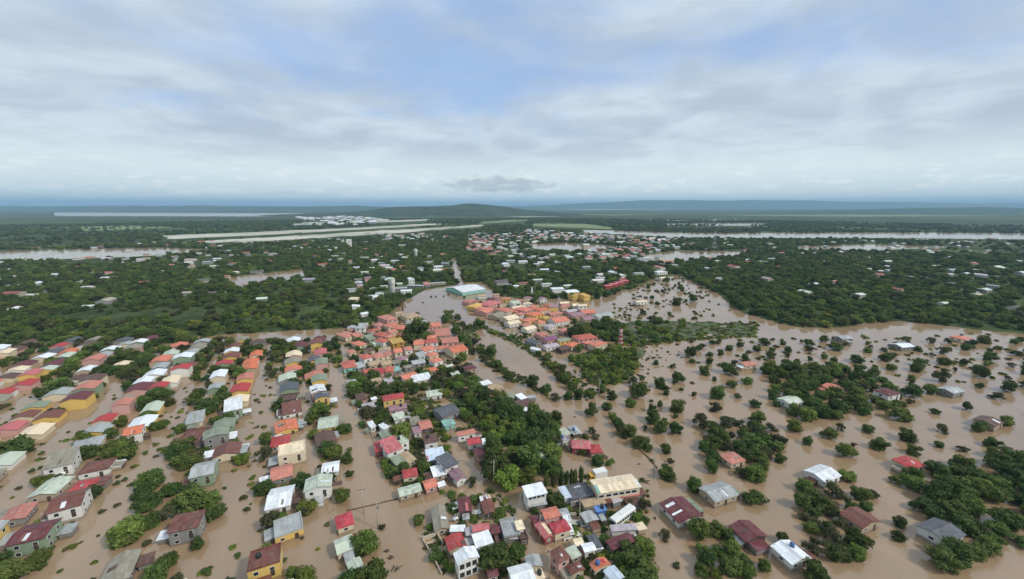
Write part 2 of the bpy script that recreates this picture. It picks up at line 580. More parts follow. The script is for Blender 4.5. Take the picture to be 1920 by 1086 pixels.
def flat_patch(name, poly_px, z, mat, label, n=10):
    g0 = random.Random(int(poly_px[1][0] * 10))
    pts = []
    for (ax, ay), (bx, by) in zip(poly_px, poly_px[1:] + poly_px[:1]):
        a_, b_2 = P(ax, ay), P(bx, by); k_ = max(1, min(40, int((b_2 - a_).length / 30)))
        for i in range(k_):
            q = a_.lerp(b_2, i / k_)
            pts.append(q + Vector((g0.uniform(-8, 8), g0.gauss(0, 14) if i else 0, 0)))
    mb = MB()
    k = len(pts)
    mb.add([(p.x, p.y, z) for p in pts] + [(p.x, p.y, z - 1.2) for p in pts],
           [tuple(range(k))] + [(i, k + i, k + (i + 1) % k, (i + 1) % k) for i in range(k)])
    o = mb.build(name, mat)
    me = o.data
    bm = bmesh.new(); bm.from_mesh(me); bmesh.ops.recalc_face_normals(bm, faces=bm.faces)
    bm.to_mesh(me); bm.free()
    if me.polygons[0].normal.z < 0:
        me.flip_normals()
    tag(o, label, kind='structure')
    return o


def field_mat(name, a, b2, s=0.004, rough=0.9):
    m, t, b, o = new_mat(name)
    g = t.n('ShaderNodeNewGeometry').outputs['Position']
    gx1, gy1, gz1 = t.xyz(g)
    nz = t.noise(t.vec(t.mul(gx1, 0.3), gy1, 0), s, 5.0, 0.65)
    t.put(b.inputs['Base Color'], t.mix(t.smooth(nz, 0.38, 0.62), a, b2))
    b.inputs['Roughness'].default_value = rough
    return m


RUN = field_mat('wet_runway', (0.56, 0.53, 0.45), (0.36, 0.36, 0.26))
FLD = field_mat('bright_grass_field', (0.13, 0.18, 0.055), (0.19, 0.23, 0.09))
flat_patch('airfield_strip', [(380, 453.5), (652, 437.5), (790, 429.3), (870, 424.5), (905, 422), (905, 424.5), (820, 431), (740, 438), (652, 443.5), (500, 453), (390, 457)], 1.9, RUN, 'long pale airfield strip in front of the hill')
flat_patch('airfield_strip', [(300, 443), (520, 434.5), (652, 428.5), (800, 420.5), (840, 420), (740, 427.5), (652, 432), (500, 441), (310, 449)], 1.8, RUN, 'second pale airfield strip farther back, left')
flat_patch('grass_field', [(1002, 420), (1100, 421), (1152, 428), (1140, 430.5), (1060, 427.5), (998, 424.5)], 1.85, FLD, 'bright green grass field beyond the town')
flat_patch('grass_field', [(900, 417), (960, 413), (1010, 412.5), (960, 416), (905, 420.5)], 1.87, FLD, 'narrow green field at the foot of the hill')
flat_patch('grass_field', [(690, 415.5), (800, 411.8), (830, 412.3), (760, 416), (695, 418)], 1.83, RUN, 'pale field strip below the hill on the left')

for poly, m_, lab in [([(1160, 411), (1300, 412.5), (1420, 411.5), (1300, 414.5), (1170, 413.5)], RUN, 'thin pale flooded field on the far right plain'),
                      ([(1040, 402), (1150, 403), (1260, 402.4), (1150, 404.6)], FLD, 'thin green field line on the far plain, right'),
                      ([(1300, 404), (1600, 403), (1900, 405), (1600, 407)], FLD, 'long green field line at the far right'),
                      ([(1380, 426), (1520, 424), (1600, 427), (1480, 430)], FLD, 'green field patch at far right'),
                      ([(60, 428), (240, 424), (330, 427), (160, 434)], FLD, 'green field patch at far left'),
                      ([(930, 406), (1000, 405.4), (1050, 406.4), (980, 407.6)], RUN, 'short pale field line right of the hill')]:
    flat_patch('grass_field', poly, 1.86, m_, lab)
FOREST, t, b, o = new_mat('far_forest')
geo = t.n('ShaderNodeNewGeometry').outputs['Position']
na = t.noise(geo, 0.006, 6.0, 0.68); nb = t.noise(geo, 0.0017, 4.0, 0.6)
c = t.mix(t.smooth(na, 0.38, 0.62), (0.024, 0.040, 0.017), (0.066, 0.090, 0.036))
c = t.mix(t.mul(t.smooth(nb, 0.5, 0.66), 0.5), c, (0.07, 0.085, 0.04))
t.put(b.inputs['Base Color'], c); b.inputs['Roughness'].default_value = 0.95; b.inputs['Specular IOR Level'].default_value = 0.05
bp = t.n('ShaderNodeBump'); bp.inputs['Strength'].default_value = 0.8; bp.inputs['Distance'].default_value = 14.0
t.put(bp.inputs['Height'], na); t.put(b.inputs['Normal'], bp.outputs[0])


def ridge(name, dist, depth, prof, label, seed, rough=0.25, n=240, m=40):
    """forested rise: prof = (photo column, height in metres) along its crest, `dist` metres away"""
    pxs = np.array([p[0] for p in prof], float); hs = np.array([p[1] for p in prof], float)
    u = np.linspace(pxs[0], pxs[-1], n); v = np.linspace(-1, 1, m)
    V, U = np.meshgrid(v, u, indexing='ij')
    D = dist + V * depth
    Xr = (U - 960) / FPX * dist * 1.0
    Yr = D
    hh = np.interp(U, pxs, hs)
    shape = np.clip(np.cos(V * np.pi / 2), 0, 1) ** 0.9
    nz = fbm(Xr / (depth * 0.35), Yr / (depth * 0.35), seed, 5) - 0.47
    Zr = hh * shape * (1 + rough * 2 * nz) + hh * 0.12 * nz * shape - 3 * (1 - shape)
    o = grid_mesh(name, Xr, Yr, Zr, FOREST)
    tag(o, label, kind='structure')
    return o


ridge('hill', 4700, 1300, [(560, 0), (640, 12), (700, 32), (745, 64), (790, 90), (825, 94), (870, 100), (905, 98), (945, 78), (985, 44), (1030, 22), (1080, 0)],
      'low forested hill behind the pale airfield', 4)
ridge('hill', 9500, 1700, [(-900, 0), (-400, 60), (-100, 95), (150, 70), (330, 96), (480, 78), (600, 82), (672, 88), (720, 66), (790, 40), (900, 0)], 'farther dark ridge at the left end of the horizon', 8)
ridge('hill', 6000, 1200, [(1400, 0), (1600, 35), (1800, 62), (2100, 40), (2500, 0)], 'low wooded rise at the far right', 12)
ridge('mountain_range', 15000, 2200, [(780, 0), (900, 60), (1000, 100), (1080, 155), (1140, 220), (1200, 285), (1235, 268), (1290, 290), (1360, 255), (1480, 285), (1600, 230), (1800, 180), (2100, 205), (2500, 0)],
      'blue mountain range far off on the right of the horizon', 20, 0.12)

# scrubby mud banks that stand just above the flood beside the canal and in the thickets
BANK, t, b, o = new_mat('muddy_grass_bank')
geo = t.n('ShaderNodeNewGeometry').outputs['Position']
na = t.noise(geo, 0.22, 5.0, 0.65); nb = t.noise(geo, 0.05, 4.0, 0.6)
c = t.mix(t.smooth(na, 0.36, 0.62), (0.040, 0.058, 0.020), (0.10, 0.12, 0.045))
c = t.mix(t.mul(t.smooth(nb, 0.50, 0.64), 0.8), c, (0.17, 0.125, 0.08))
t.put(b.inputs['Base Color'], c); b.inputs['Roughness'].default_value = 0.9
bp = t.n('ShaderNodeBump'); bp.inputs['Strength'].default_value = 1.0; bp.inputs['Distance'].default_value = 0.6
t.put(bp.inputs['Height'], na); t.put(b.inputs['Normal'], bp.outputs[0])


def bank(poly_px, h, label, step=2.0, seed=1, rough=0.6):
    pts = [P(*q) for q in poly_px]
    xs = [p.x for p in pts]; ys = [p.y for p in pts]
    nx = max(4, int((max(xs) - min(xs)) / step)); ny = max(4, int((max(ys) - min(ys)) / step))
    gx1 = np.linspace(min(xs) - step, max(xs) + step, nx); gy1 = np.linspace(min(ys) - step, max(ys) + step, ny)
    Yb, Xb = np.meshgrid(gy1, gx1, indexing='ij')
    ins = inpoly(Xb, Yb, [(p.x, p.y) for p in pts]).astype(float)
    for _ in range(3):
        pad = np.pad(ins, 1)
        ins = (pad[:-2, 1:-1] + pad[2:, 1:-1] + pad[1:-1, :-2] + pad[1:-1, 2:] + 2 * pad[1:-1, 1:-1]) / 6
    nz = fbm(Xb * 0.12, Yb * 0.12, seed, 4)
    Zb = ins * h * (0.4 + 1.2 * nz) - (1 - ins) * 0.9 - rough * (nz < 0.42) * ins
    o = grid_mesh('grass_bank', Xb, Yb, Zb, BANK)
    tag(o, label, kind='structure')


bank([(835, 600), (860, 602), (888, 618), (908, 648), (933, 681), (955, 695), (984, 708), (1010, 728), (1040, 748), (1030, 754), (985, 722), (945, 708), (915, 688), (890, 655), (865, 630)], 0.4, 'overgrown near bank of the flooded canal', seed=2)
bank([(897, 604), (931, 622), (962, 633), (989, 650), (1012, 664), (1036, 680), (1052, 706), (1095, 738), (1085, 744), (1045, 712), (1028, 686), (1005, 671), (982, 657), (955, 640), (925, 628), (893, 610)], 0.5, 'overgrown far bank of the flooded canal', step=1.2, seed=3)
bank([(1075, 668), (1120, 650), (1185, 655), (1190, 700), (1150, 725), (1105, 715), (1100, 690)], 0.6, 'green thicket ground right of the canal', seed=4)
bank([(1135, 620), (1180, 602), (1280, 600), (1420, 606), (1420, 632), (1280, 640), (1200, 652), (1150, 648)], 0.6, 'scrub covered strip between flooded fields', step=3.0, seed=5)
bank([(1150, 655), (1210, 648), (1215, 665), (1190, 690)], 0.5, 'small scrub patch at the flooded field edge', seed=6)
bank([(800, 690), (880, 690), (960, 740), (1000, 790), (1050, 850), (1060, 895), (1000, 905), (930, 900), (915, 850), (880, 780), (800, 735)], 0.25, 'shaded grove floor between houses and canal', seed=7)

# ------------------------------------------------------------------ houses
FOOT = []          # circles (x, y, r) trees keep clear of


def free(x, y, r, pad=0.0):
    return all((x - fx) ** 2 + (y - fy) ** 2 > (fr + r * pad) ** 2 for fx, fy, fr in FOOT)


def roof_mesh(kind, L, W, he, pitch, th=0.14):
    """roof over a footprint L x W (x, y) with eaves at he; returns MB, ridge line, rise"""
    mb = MB(); hx, hy = L / 2, W / 2
    if kind == 'gx':
        r = hy * math.tan(pitch)
        mb.prism_x([(-hy, he), (0, he + r), (hy, he), (hy, he + th), (0, he + r + th), (-hy, he + th)][::-1], -hx, hx)
        return mb, ((-hx, 0, he + r + th), (hx, 0, he + r + th)), r
    if kind == 'gy':
        r = hx * math.tan(pitch)
        mb.prism_y([(-hx, he), (0, he + r), (hx, he), (hx, he + th), (0, he + r + th), (-hx, he + th)], -hy, hy)
        return mb, ((0, -hy, he + r + th), (0, hy, he + r + th)), r
    if kind == 'h':
        if L >= W:
            r = hy * math.tan(pitch); a = hx - hy * 0.95
            rg = [(-a, 0, he + r), (a, 0, he + r)]
            fs = [(0, 1, 5, 4), (1, 2, 5), (2, 3, 4, 5), (3, 0, 4)]
        else:
            r = hx * math.tan(pitch); a = hy - hx * 0.95
            rg = [(0, -a, he + r), (0, a, he + r)]
            fs = [(0, 1, 4), (1, 2, 5, 4), (2, 3, 5), (3, 0, 4, 5)]
        top = [(-hx, -hy, he + th), (hx, -hy, he + th), (hx, hy, he + th), (-hx, hy, he + th)] + [(x, y, z + th) for x, y, z in rg]
        bot = [(-hx, -hy, he), (hx, -hy, he), (hx, hy, he), (-hx, hy, he)]
        k = 6
        fs = fs + [(k, k + 3, k + 2, k + 1)] + [(k + i, k + (i + 1) % 4, (i + 1) % 4, i) for i in range(4)]
        mb.add(top + bot, fs)
        return mb, (tuple(top[4]), tuple(top[5])), r
    if kind == 's':
        r = W * math.tan(pitch) * 0.6
        mb.prism_x([(-hy, he), (hy, he + r), (hy, he + r + th), (-hy, he + th)][::-1], -hx, hx)
        return mb, None, r
    # flat slab with a parapet
    mb.box(-hx, hx, -hy, hy, he, he + 0.2)
    p = 0.22
    mb.box(-hx, hx, -hy, -hy + p, he + 0.203, he + 0.55); mb.box(-hx, hx, hy - p, hy, he + 0.203, he + 0.55)
    mb.box(-hx, -hx + p, -hy + p, hy - p, he + 0.203, he + 0.55); mb.box(hx - p, hx, -hy + p, hy - p, he + 0.203, he + 0.55)
    return mb, None, 0.2


def wall_mesh(kind, L, W, he, r, pitch):
    mb = MB(); ov = 0.35 if kind != 'f' else 0.06
    hx, hy = max(L / 2 - ov, 0.5), max(W / 2 - ov, 0.5)
    e = 0.02
    if kind == 'gx':
        rise = hy * math.tan(pitch); base = he + ov * math.tan(pitch) - e
        mb.prism_x([(-hy, -1.3), (-hy, base), (0, base + rise), (hy, base), (hy, -1.3)][::-1], -hx, hx)
    elif kind == 'gy':
        rise = hx * math.tan(pitch); base = he + ov * math.tan(pitch) - e
        mb.prism_y([(-hx, -1.3), (-hx, base), (0, base + rise), (hx, base), (hx, -1.3)], -hy, hy)
        mb.f = [f[::-1] for f in mb.f]
    elif kind == 's':
        t_ = math.tan(pitch) * 0.6
        mb.prism_x([(-hy, -1.3), (-hy, he + ov * t_ - e), (hy, he + (W - ov) * t_ - e), (hy, -1.3)][::-1], -hx, hx)
    else:
        mb.box(-hx, hx, -hy, hy, -1.3, he - e)
    return mb, hx, hy


def fixn(me):
    bm = bmesh.new(); bm.from_mesh(me)
    bmesh.ops.recalc_face_normals(bm, faces=bm.faces)
    bm.to_mesh(me); bm.free()


# shared window and door meshes (unit size, in the x-z plane, facing -y)
def frame_mb():
    mb = MB(); t = 0.07
    mb.box(-.5, .5, -0.05, 0.03, .5 - t, .5); mb.box(-.5, .5, -0.05, 0.03, -.5, -.5 + t)
    mb.box(-.5, -.5 + t, -0.05, 0.03, -.5 + t, .5 - t); mb.box(.5 - t, .5, -0.05, 0.03, -.5 + t, .5 - t)
    return mb


FRAME = frame_mb().mesh('window_frame', TRIM)
PANE = MB().box(-.43, .43, -0.025, 0.03, -.43, .43).mesh('window_pane', GLASS)
OPEN = MB().box(-.5, .5, -0.03, 0.03, -.5, .5).mesh('window_opening', GLASS)
TANK = [MB().lathe([(.55, 0), (.58, .1), (.58, 1.0), (.5, 1.15), (.2, 1.28)], 12).mesh('water_tank', plain(n_, c_, .5), True) for n_, c_ in (('black_tank', (.03, .03, .03)), ('blue_tank', (.06, .14, .3)))]
DOOR = MB().box(-.5, .5, -0.05, 0.03, -.5, .5).mesh('door_leaf', WOOD)


def put_window(parent, x, y, z, rz, wd, ht, detail):
    if detail:
        f = bpy.data.objects.new('window', FRAME); link(f, parent)
        f.location = (x, y, z); f.rotation_euler = (0, 0, rz); f.scale = (wd, 1, ht)
        p = bpy.data.objects.new('pane', PANE); link(p, f)
    else:
        f = bpy.data.objects.new('window', OPEN); link(f, parent)
        f.location = (x, y, z); f.rotation_euler = (0, 0, rz); f.scale = (wd, 1, ht)


def make_house(name, cx, cy, rz, L, W, he, kind, rc, wc, pitch=17, win=2, patches=None, detail=True, door=True, annex=0):
    root = empty(name, (cx, cy, 0), rz)
    pt = R(pitch)
    mb, rline, r = roof_mesh(kind, L, W, he, pt)
    me = mb.mesh('roof', rmat(rc)); fixn(me)
    roof = link(bpy.data.objects.new('roof', me), root)
    wb, hx, hy = wall_mesh(kind, L, W, he, r, pt)
    wm = wb.mesh('wall', wmat(wc)); fixn(wm)
    link(bpy.data.objects.new('wall', wm), root)
    if rline and detail and (Vector(rline[1]) - Vector(rline[0])).length > 1.0:
        a, b2 = Vector(rline[0]), Vector(rline[1])
        cap = MB()
        if abs(b2.x - a.x) > abs(b2.y - a.y):
            cap.prism_x([(-0.28, -0.06), (0.28, -0.06), (0, 0.07)], a.x - 0.02, b2.x + 0.02)
            cap.v = [(x, y, z + a.z) for x, y, z in cap.v]
        else:
            cap.prism_y([(-0.28, -0.06), (0.28, -0.06), (0, 0.07)], a.y - 0.02, b2.y + 0.02)
            cap.v = [(x, y, z + a.z) for x, y, z in cap.v]
        cm = cap.mesh('ridge_cap', rmat(rc)); fixn(cm)
        link(bpy.data.objects.new('ridge_cap', cm), roof)
    # openings on the walls the camera can see
    if win:
        rows = [he * 0.58] if he < 3.9 else [he * 0.26, he * 0.74]
        wh = min(0.85, he * .4) if he < 3.9 else 1.1
        nx = max(1, min(5, int(2 * hx / 2.9)))
        for zi, zz in enumerate(rows):
            for i in range(nx):
                x = -hx + (i + 0.5) * 2 * hx / nx
                if door and zi == 0 and i == nx // 2 and nx > 1 and detail:
                    d = bpy.data.objects.new('door', DOOR); link(d, root)
                    d.location = (x, -hy, he * .76 - 1.05); d.scale = (0.95, 1, 2.1)
                    continue
                put_window(root, x, -hy, zz, 0, min(1.1, 1.1 * hx / nx), wh, detail)
            ny = max(1, min(4, int(2 * hy / 3.2)))
            c_, s_ = math.cos(rz), math.sin(rz)
            for side in (-1, 1):
                # outward normal of the side wall in the world
                nxw, nyw = side * c_, side * s_
                if nxw * (0 - cx) + nyw * (0 - cy) <= 0 or win < 2:
                    continue
                for i in range(ny):
                    y = -hy + (i + 0.5) * 2 * hy / ny
                    put_window(root, side * hx, y, zz, side * math.pi / 2, 1.2, wh, detail)
    if annex:
        g = random.Random(int(cx * 31 + cy * 17))
        for _ in range(annex):
            side = g.choice([0, 1, 2, 3]); dep = g.uniform(1.6, 3.4); h1 = max(1.0, min(he - .25, 2.1)) * g.uniform(.75, 1)
            ln = (2 * hx if side < 2 else 2 * hy) * g.uniform(.35, .8); sh = ((2 * hx if side < 2 else 2 * hy) - ln) / 2 * g.uniform(-1, 1)
            am = MB().prism_x([(-dep, h1 - .3), (.0, h1), (.0, h1 + .09), (-dep, h1 - .21)][::-1], -ln / 2, ln / 2)
            aw = MB().prism_x([(-dep + .2, -1.3), (-dep + .2, h1 - .3), (-.01, h1 - .03), (-.01, -1.3)][::-1], -ln / 2 + .15, ln / 2 - .15)
            rot = [0, math.pi, -math.pi / 2, math.pi / 2][side]
            pos = [(sh, -hy - .012, 0), (sh, hy + .012, 0), (-hx - .012, sh, 0), (hx + .012, sh, 0)][side]
            r1 = am.mesh('annex_roof', rmat(g.choice([rc, 'tin', 'rust', 'taupe', 'brown', 'tin', 'white', 'sage']))); fixn(r1)
            w1 = aw.mesh('annex_wall', wmat(g.choice([wc, 'grey', 'dark', 'beige']))); fixn(w1)
            for nm_, me_ in (('annex_roof', r1), ('annex_wall', w1)):
                o1 = link(bpy.data.objects.new(nm_, me_), root); o1.location = pos; o1.rotation_euler = (0, 0, rot)
        if g.random() < .22 and kind in ('f', 's') or g.random() < .1:
            tk = link(bpy.data.objects.new('water_tank', TANK[g.randrange(2)]), root)
            tk.location = (g.choice([-.4, .4]) * hx, g.uniform(-.2, .4) * hy, he + r * (.75 if kind in ('gx', 'gy', 'h') else .9))
    # odd replacement sheets lying on the roof
    for (pc, x0, x1, y0, y1) in (patches or []):
        mbp = MB()
        def zz_(x, y):
            if kind == 'gx': return he + (W / 2 - abs(y)) * math.tan(pt) + 0.14
            if kind == 'gy': return he + (L / 2 - abs(x)) * math.tan(pt) + 0.14
            if kind == 's': return he + (y + W / 2) * math.tan(pt) * 0.6 + 0.14
            if kind == 'h': return he + min(W / 2 - abs(y), L / 2 - abs(x)) * math.tan(pt) + 0.14
            return he + 0.2
        X0, X1, Y0, Y1 = x0 * L / 2, x1 * L / 2, y0 * W / 2, y1 * W / 2
        q = [(X0, Y0), (X1, Y0), (X1, Y1), (X0, Y1)]
        mbp.add([(x, y, zz_(x, y) + 0.01) for x, y in q] + [(x, y, zz_(x, y) + 0.05) for x, y in q],
                [(4, 5, 6, 7), (3, 2, 1, 0), (0, 1, 5, 4), (1, 2, 6, 5), (2, 3, 7, 6), (3, 0, 4, 7)])
        mbp.build('roof_patch', rmat(pc), roof)
    FOOT.append((cx, cy, 0.5 * math.hypot(L, W) * 0.86))
    return root


def auto_patches(kind, rc, n):
    out = []
    for _ in range(n):
        pc = random.choice(['tin', 'rust', 'taupe', 'white', rc, 'brown'])
        if kind in ('gx', 's', 'h'):
            x0 = random.uniform(-0.5, 0.3); lo, hi = (-0.85, -0.15) if kind != 's' else (-0.8, 0.7)
            if kind == 'h': x0 *= 0.5
            out.append((pc, x0, x0 + random.uniform(0.12, 0.3), lo if kind != 'h' else -0.5, random.uniform(lo + 0.3, hi) if kind != 'h' else -0.15))
        elif kind == 'gy':
            s = random.choice((-1, 1)); y0 = random.uniform(-0.8, 0.4)
            a, b2 = sorted((s * 0.15, s * random.uniform(0.5, 0.9)))
            out.append((pc, a, b2, y0, y0 + random.uniform(0.15, 0.35)))
    return out


ROOFWORD = {'gx': 'gabled', 'gy': 'gabled', 'h': 'hipped', 's': 'lean-to', 'f': 'flat'}


def rect(A, B, C, he, zc=0.0):
    a, b2, c3 = P(*A, he), P(*B, he), P(*C, he + zc)
    e = Vector((b2.x - a.x, b2.y - a.y)); L = e.length; e.normalize()
    nrm = Vector((-e.y, e.x))
    W = (Vector((c3.x, c3.y)) - Vector((b2.x, b2.y))).dot(nrm)
    W = max(W, 2.2)
    ctr = Vector((a.x, a.y)) + e * L / 2 + nrm * W / 2
    return ctr.x, ctr.y, math.atan2(e.y, e.x), max(L, 2.2), W


def house(A, B, C, he, kind, rc, wc, label=None, pitch=17, win=2, patches=None, name='house', cat='house', npatch=0, place=None, group=None):
    far = A[1] < 725
    he = he * (0.74 if he < 4.5 else 0.82)
    cx, cy, rz, L, W = rect(A, B, C, he, 0.9 if far else 0.0)
    if far:
        W = min(max(W, L * 0.7), L * 1.7) * 1.12; L *= 1.14; pitch = min(pitch, 15)
    detail = A[1] > 700
    pp = list(patches or []) + auto_patches(kind, rc, npatch)
    o = make_house(name, cx, cy, rz, L, W, he, kind, rc, wc, pitch, win, pp, detail, annex=0 if name != 'house' or far else random.choice([0, 1, 1, 2]))
    if label:
        tag(o, label, cat, group)
    else:
        REG.append((o, f'{COLWORD[rc]} {ROOFWORD[kind]} roof', place or 'P', cat, 'house'))
    if group: o['group'] = group
    return o


# ---- nearest blocks (photo rows 880-1086)
house((814, 998), (842.5, 991.5), (819, 951), 2.6, 'gy', 'taupe', 'beige', 'long grey-beige gabled shed beside the wide flooded street', 20, win=1, npatch=1, name='shed', cat='shed')
house((841.5, 1035), (875.7, 1022.8), (867, 998.4), 3.4, 'gy', 'red', 'beige', 'house with vivid red gabled roof behind the white two-storey house', 15, patches=[('brown', .45, .95, -.9, -.2)])
h3 = house((857.8, 1061), (899.5, 1045), (886.3, 1025), 6.0, 'gy', 'white', 'white', 'white two-storey house with six dark panes under a white gable', 18, win=0)
house((885.5, 998.4), (918.7, 993.5), (916.7, 981.8), 4.0, 's', 'pink', 'white', 'house with dusty pink lean-to roof behind the large white roof', 12)
house((893, 1029), (926, 1018), (918.5, 995), 3.6, 's', 'white', 'white', 'wide white lean-to roof directly below the dusty pink one', 9, win=1)
house((843, 998), (872, 997), (870, 985.5), 2.8, 's', 'white', 'beige', 'narrow white lean-to above the vivid red roof', 8, win=0, name='shed', cat='shed')
house((877, 1005), (886, 1003), (884, 989), 3.0, 's', 'lilac', 'grey', 'small lilac-grey lean-to left of the dusty pink roof', 8, win=0, name='shed', cat='shed')
house((922, 1003), (943, 999), (938, 983), 2.8, 'gx', 'maroon', 'dark', 'small dark maroon roof between pink roof and flat grey house', 15, npatch=2)
house((945, 1009), (976, 1003), (963, 972), 3.4, 'f', 'tin', 'grey', 'flat-roofed grey concrete house beside the middle flooded street', win=2)
house((969.5, 995.5), (985, 992), (976.5, 977), 4.4, 's', 'cream', 'white', 'small bright cream roof at the corner of the flat grey house', 10, win=1)
house((976, 1014), (991, 1010), (986, 996), 2.6, 'f', 'brown', 'dark', 'small brown flat roof at the edge of the middle flooded street', win=1)
house((955, 1012.5), (974, 1011), (972, 1002.5), 2.4, 's', 'lilac', 'grey', 'low lilac-grey lean-to in front of the flat grey house', 8, win=0, name='shed', cat='shed')
house((962, 1102), (1006, 1090), (979, 1058), 4.2, 'gx', 'white', 'white', 'white gabled roof cut by the bottom edge of the photo, middle', 14)
house((990, 1067), (1018, 1062), (1000, 1042), 4.2, 'gy', 'tin', 'cream', 'light grey gabled house beside the white roof at the bottom', 17)
house((1001, 1091), (1023, 1084), (1016, 1067), 3.2, 's', 'cream', 'cream', 'cream annex roof at the bottom edge beside the street', 8)
house((914, 1084), (936, 1080), (934, 1066), 3.0, 'h', 'maroon', 'beige', 'small dark red hipped roof right of the two-storey white house', 18)
house((1047, 1059), (1071, 1046), (1053, 1022), 5.0, 'h', 'rust', 'pink', 'two-storey house with rusty brown hipped roof beside the street', 20, npatch=1)
house((1072, 1080), (1098, 1069), (1085, 1054), 3.4, 'gy', 'rust', 'beige', 'patched rusty gabled roof just below the brown hipped house', 16, npatch=3)
house((1072, 1050), (1091, 1041), (1082, 1021), 3.0, 's', 'palegreen', 'grey', 'pale dirty tin roof right of the brown hipped house', 8, win=1)
house((1096, 1037), (1119, 1032), (1108, 1017), 3.6, 'gx', 'white', 'white', 'clean white gabled roof left of the dark grey roof', 12)
house((1080, 1025), (1097, 1021), (1092, 1013), 3.2, 's', 'cream', 'white', 'small cream-white roof touching the clean white gable', 8, win=0, name='shed', cat='shed')
house((1112, 1030), (1130, 1026), (1113, 1004), 2.8, 's', 'slate', 'dark', 'dark slate grey lean-to beside the clean white gable', 8, win=1)
house((1116, 1073), (1145, 1058), (1133, 1044), 3.4, 'gy', 'orange', 'cream', 'orange-red gabled roof above the pale roof at the bottom right', 15, patches=[('red', .0, .6, -.6, .5)])
house((1150, 1095), (1172, 1083), (1150, 1061), 4.0, 'gy', 'paleblue', 'white', 'pale bluish white gabled roof at the bottom beside the big grove', 12)
house((1148, 1033), (1192, 1015), (1182, 996), 3.4, 'gx', 'maroon', 'dark', 'large plain maroon roof in front of the white corrugated lean-to', 13, npatch=0)
house((1147, 997.5), (1196, 994), (1191, 983), 3.0, 's', 'lilac', 'white', 'long pale corrugated lean-to behind the large maroon roof', 7, win=0, npatch=1)
house((1197, 996), (1214, 992), (1204, 980), 2.8, 's', 'cream', 'beige', 'pale cream roof right of the corrugated lean-to', 8, win=0, name='shed', cat='shed')
h18 = house((988, 934), (1027, 925), (1014.7, 906), 6.2, 's', 'white', 'white', 'tall white building with a row of dark windows under its roof', 7, win=0)
house((992, 952), (1027, 946), (1024, 938), 2.6, 's', 'tin', 'grey', 'grey lean-to against the front of the tall white building', 10, win=0, name='shed', cat='shed')
house((1022, 975), (1052, 968), (1041, 950), 4.6, 'gx', 'coral', 'pink', 'orange coral gabled roof of the red house cluster', 14)
house((1053, 968.5), (1069, 965), (1060, 954), 3.6, 's', 'tin', 'white', 'pale grey roof right of the coral gable', 8, win=0)
house((1059, 980), (1071.5, 978), (1066, 968.5), 3.4, 'f', 'white', 'white', 'small square white flat roof in the red house cluster', win=1)
house((1004, 986), (1019, 979), (1011, 964), 3.0, 's', 'maroon', 'red', 'dark red lean-to at the left of the red house cluster', 8, win=0)
house((1040, 1003), (1072, 993), (1057, 974), 4.0, 'h', 'crimson', 'cream', 'crimson hipped roof in front of the coral gable', 15)
house((1021, 1012), (1040, 1004), (1021, 977), 3.2, 'gy', 'pink', 'red', 'long pinkish red wing with a white panel beside the street', 9, patches=[('cream', .12, .85, -.75, .75)], win=1)
house((1070, 940), (1115, 930), (1098, 906), 3.6, 'f', 'slate', 'grey', 'wide dark flat-roofed hall left of the long cream hall', win=2, name='hall', cat='hall', patches=[('white', -.1, .0, .5, .8), ('white', .1, .2, .52, .82), ('white', .3, .38, .55, .82)])
house((1058, 936), (1072, 933), (1063, 912), 4.2, 's', 'paleblue', 'white', 'pale lilac-white roof at the left of the dark hall', 6, win=0)
house((1070, 943), (1086, 939.5), (1081, 932), 3.0, 's', 'lilac', 'grey', 'small lilac-white awning roof at the front of the dark hall', 6, win=0, name='shed', cat='shed')
h21 = house((1121, 927), (1203, 914), (1189, 888), 6.0, 'gx', 'cream', 'cream', 'long cream-roofed hall with a pale green gable edge', 9, win=0, name='hall', cat='hall', patches=[('teal', -.995, -.86, -.98, -.02), ('white', .9, .995, -.98, -.02)])
house((1160, 934), (1201, 929), (1194, 919), 3.2, 's', 'pink', 'beige', 'faded pink lean-to under the eaves of the cream hall', 7, win=0, npatch=2)
house((1200, 929), (1212, 927), (1205, 917), 2.6, 's', 'rust', 'dark', 'rusty lean-to at the right end of the cream hall', 8, win=0, name='shed', cat='shed')
house((1096, 952.5), (1137.5, 944), (1133, 931), 3.4, 's', 'tan', 'beige', 'long tan lean-to in front of the cream hall', 7, win=1)
house((1138, 944.5), (1149, 942.5), (1145, 930), 3.2, 's', 'rust', 'dark', 'square rusty roof right of the long tan lean-to', 7, win=0, name='shed', cat='shed')
house((1150, 945), (1167, 939.5), (1160, 930), 3.0, 's', 'lilac', 'grey', 'lilac-grey tin roof right of the square rusty roof', 7, win=0, name='shed', cat='shed')
house((1119, 961.5), (1139, 957), (1133, 947), 4.2, 's', 'blue', 'blue', 'bright blue roofed house with blue walls beside the bus', 9, win=2)
house((1098, 981.5), (1124, 975), (1112, 957), 3.0, 'gy', 'tin', 'grey', 'pale grey-green gabled house left of the bright blue house', 8, win=1)
house((1273, 983), (1320, 968), (1298, 926), 3.0, 'gy', 'maroon', 'white', 'maroon corrugated roof with white edge at the right border', 12, npatch=2)
house((632, 994), (665, 982), (655, 960), 3.2, 'h', 'crimson', 'cream', 'red roof cut by the left border above the round tree', 15)
house((632, 1042), (667, 1027), (654, 1003), 3.2, 'gx', 'palegreen', 'cream', 'pale green gabled house at the left border behind the round tree', 14)
house((657, 1078), (684, 1064), (671, 1046), 3.2, 'gy', 'palegreen', 'green', 'pale green-white gabled roof at the lower left border', 16)
house((861, 964), (886, 960), (876, 933), 2.8, 'gy', 'maroon', 'dark', 'maroon gabled house with a pink centre strip, standing alone', 15, patches=[('pink', .02, .45, -.95, .1)], win=1)
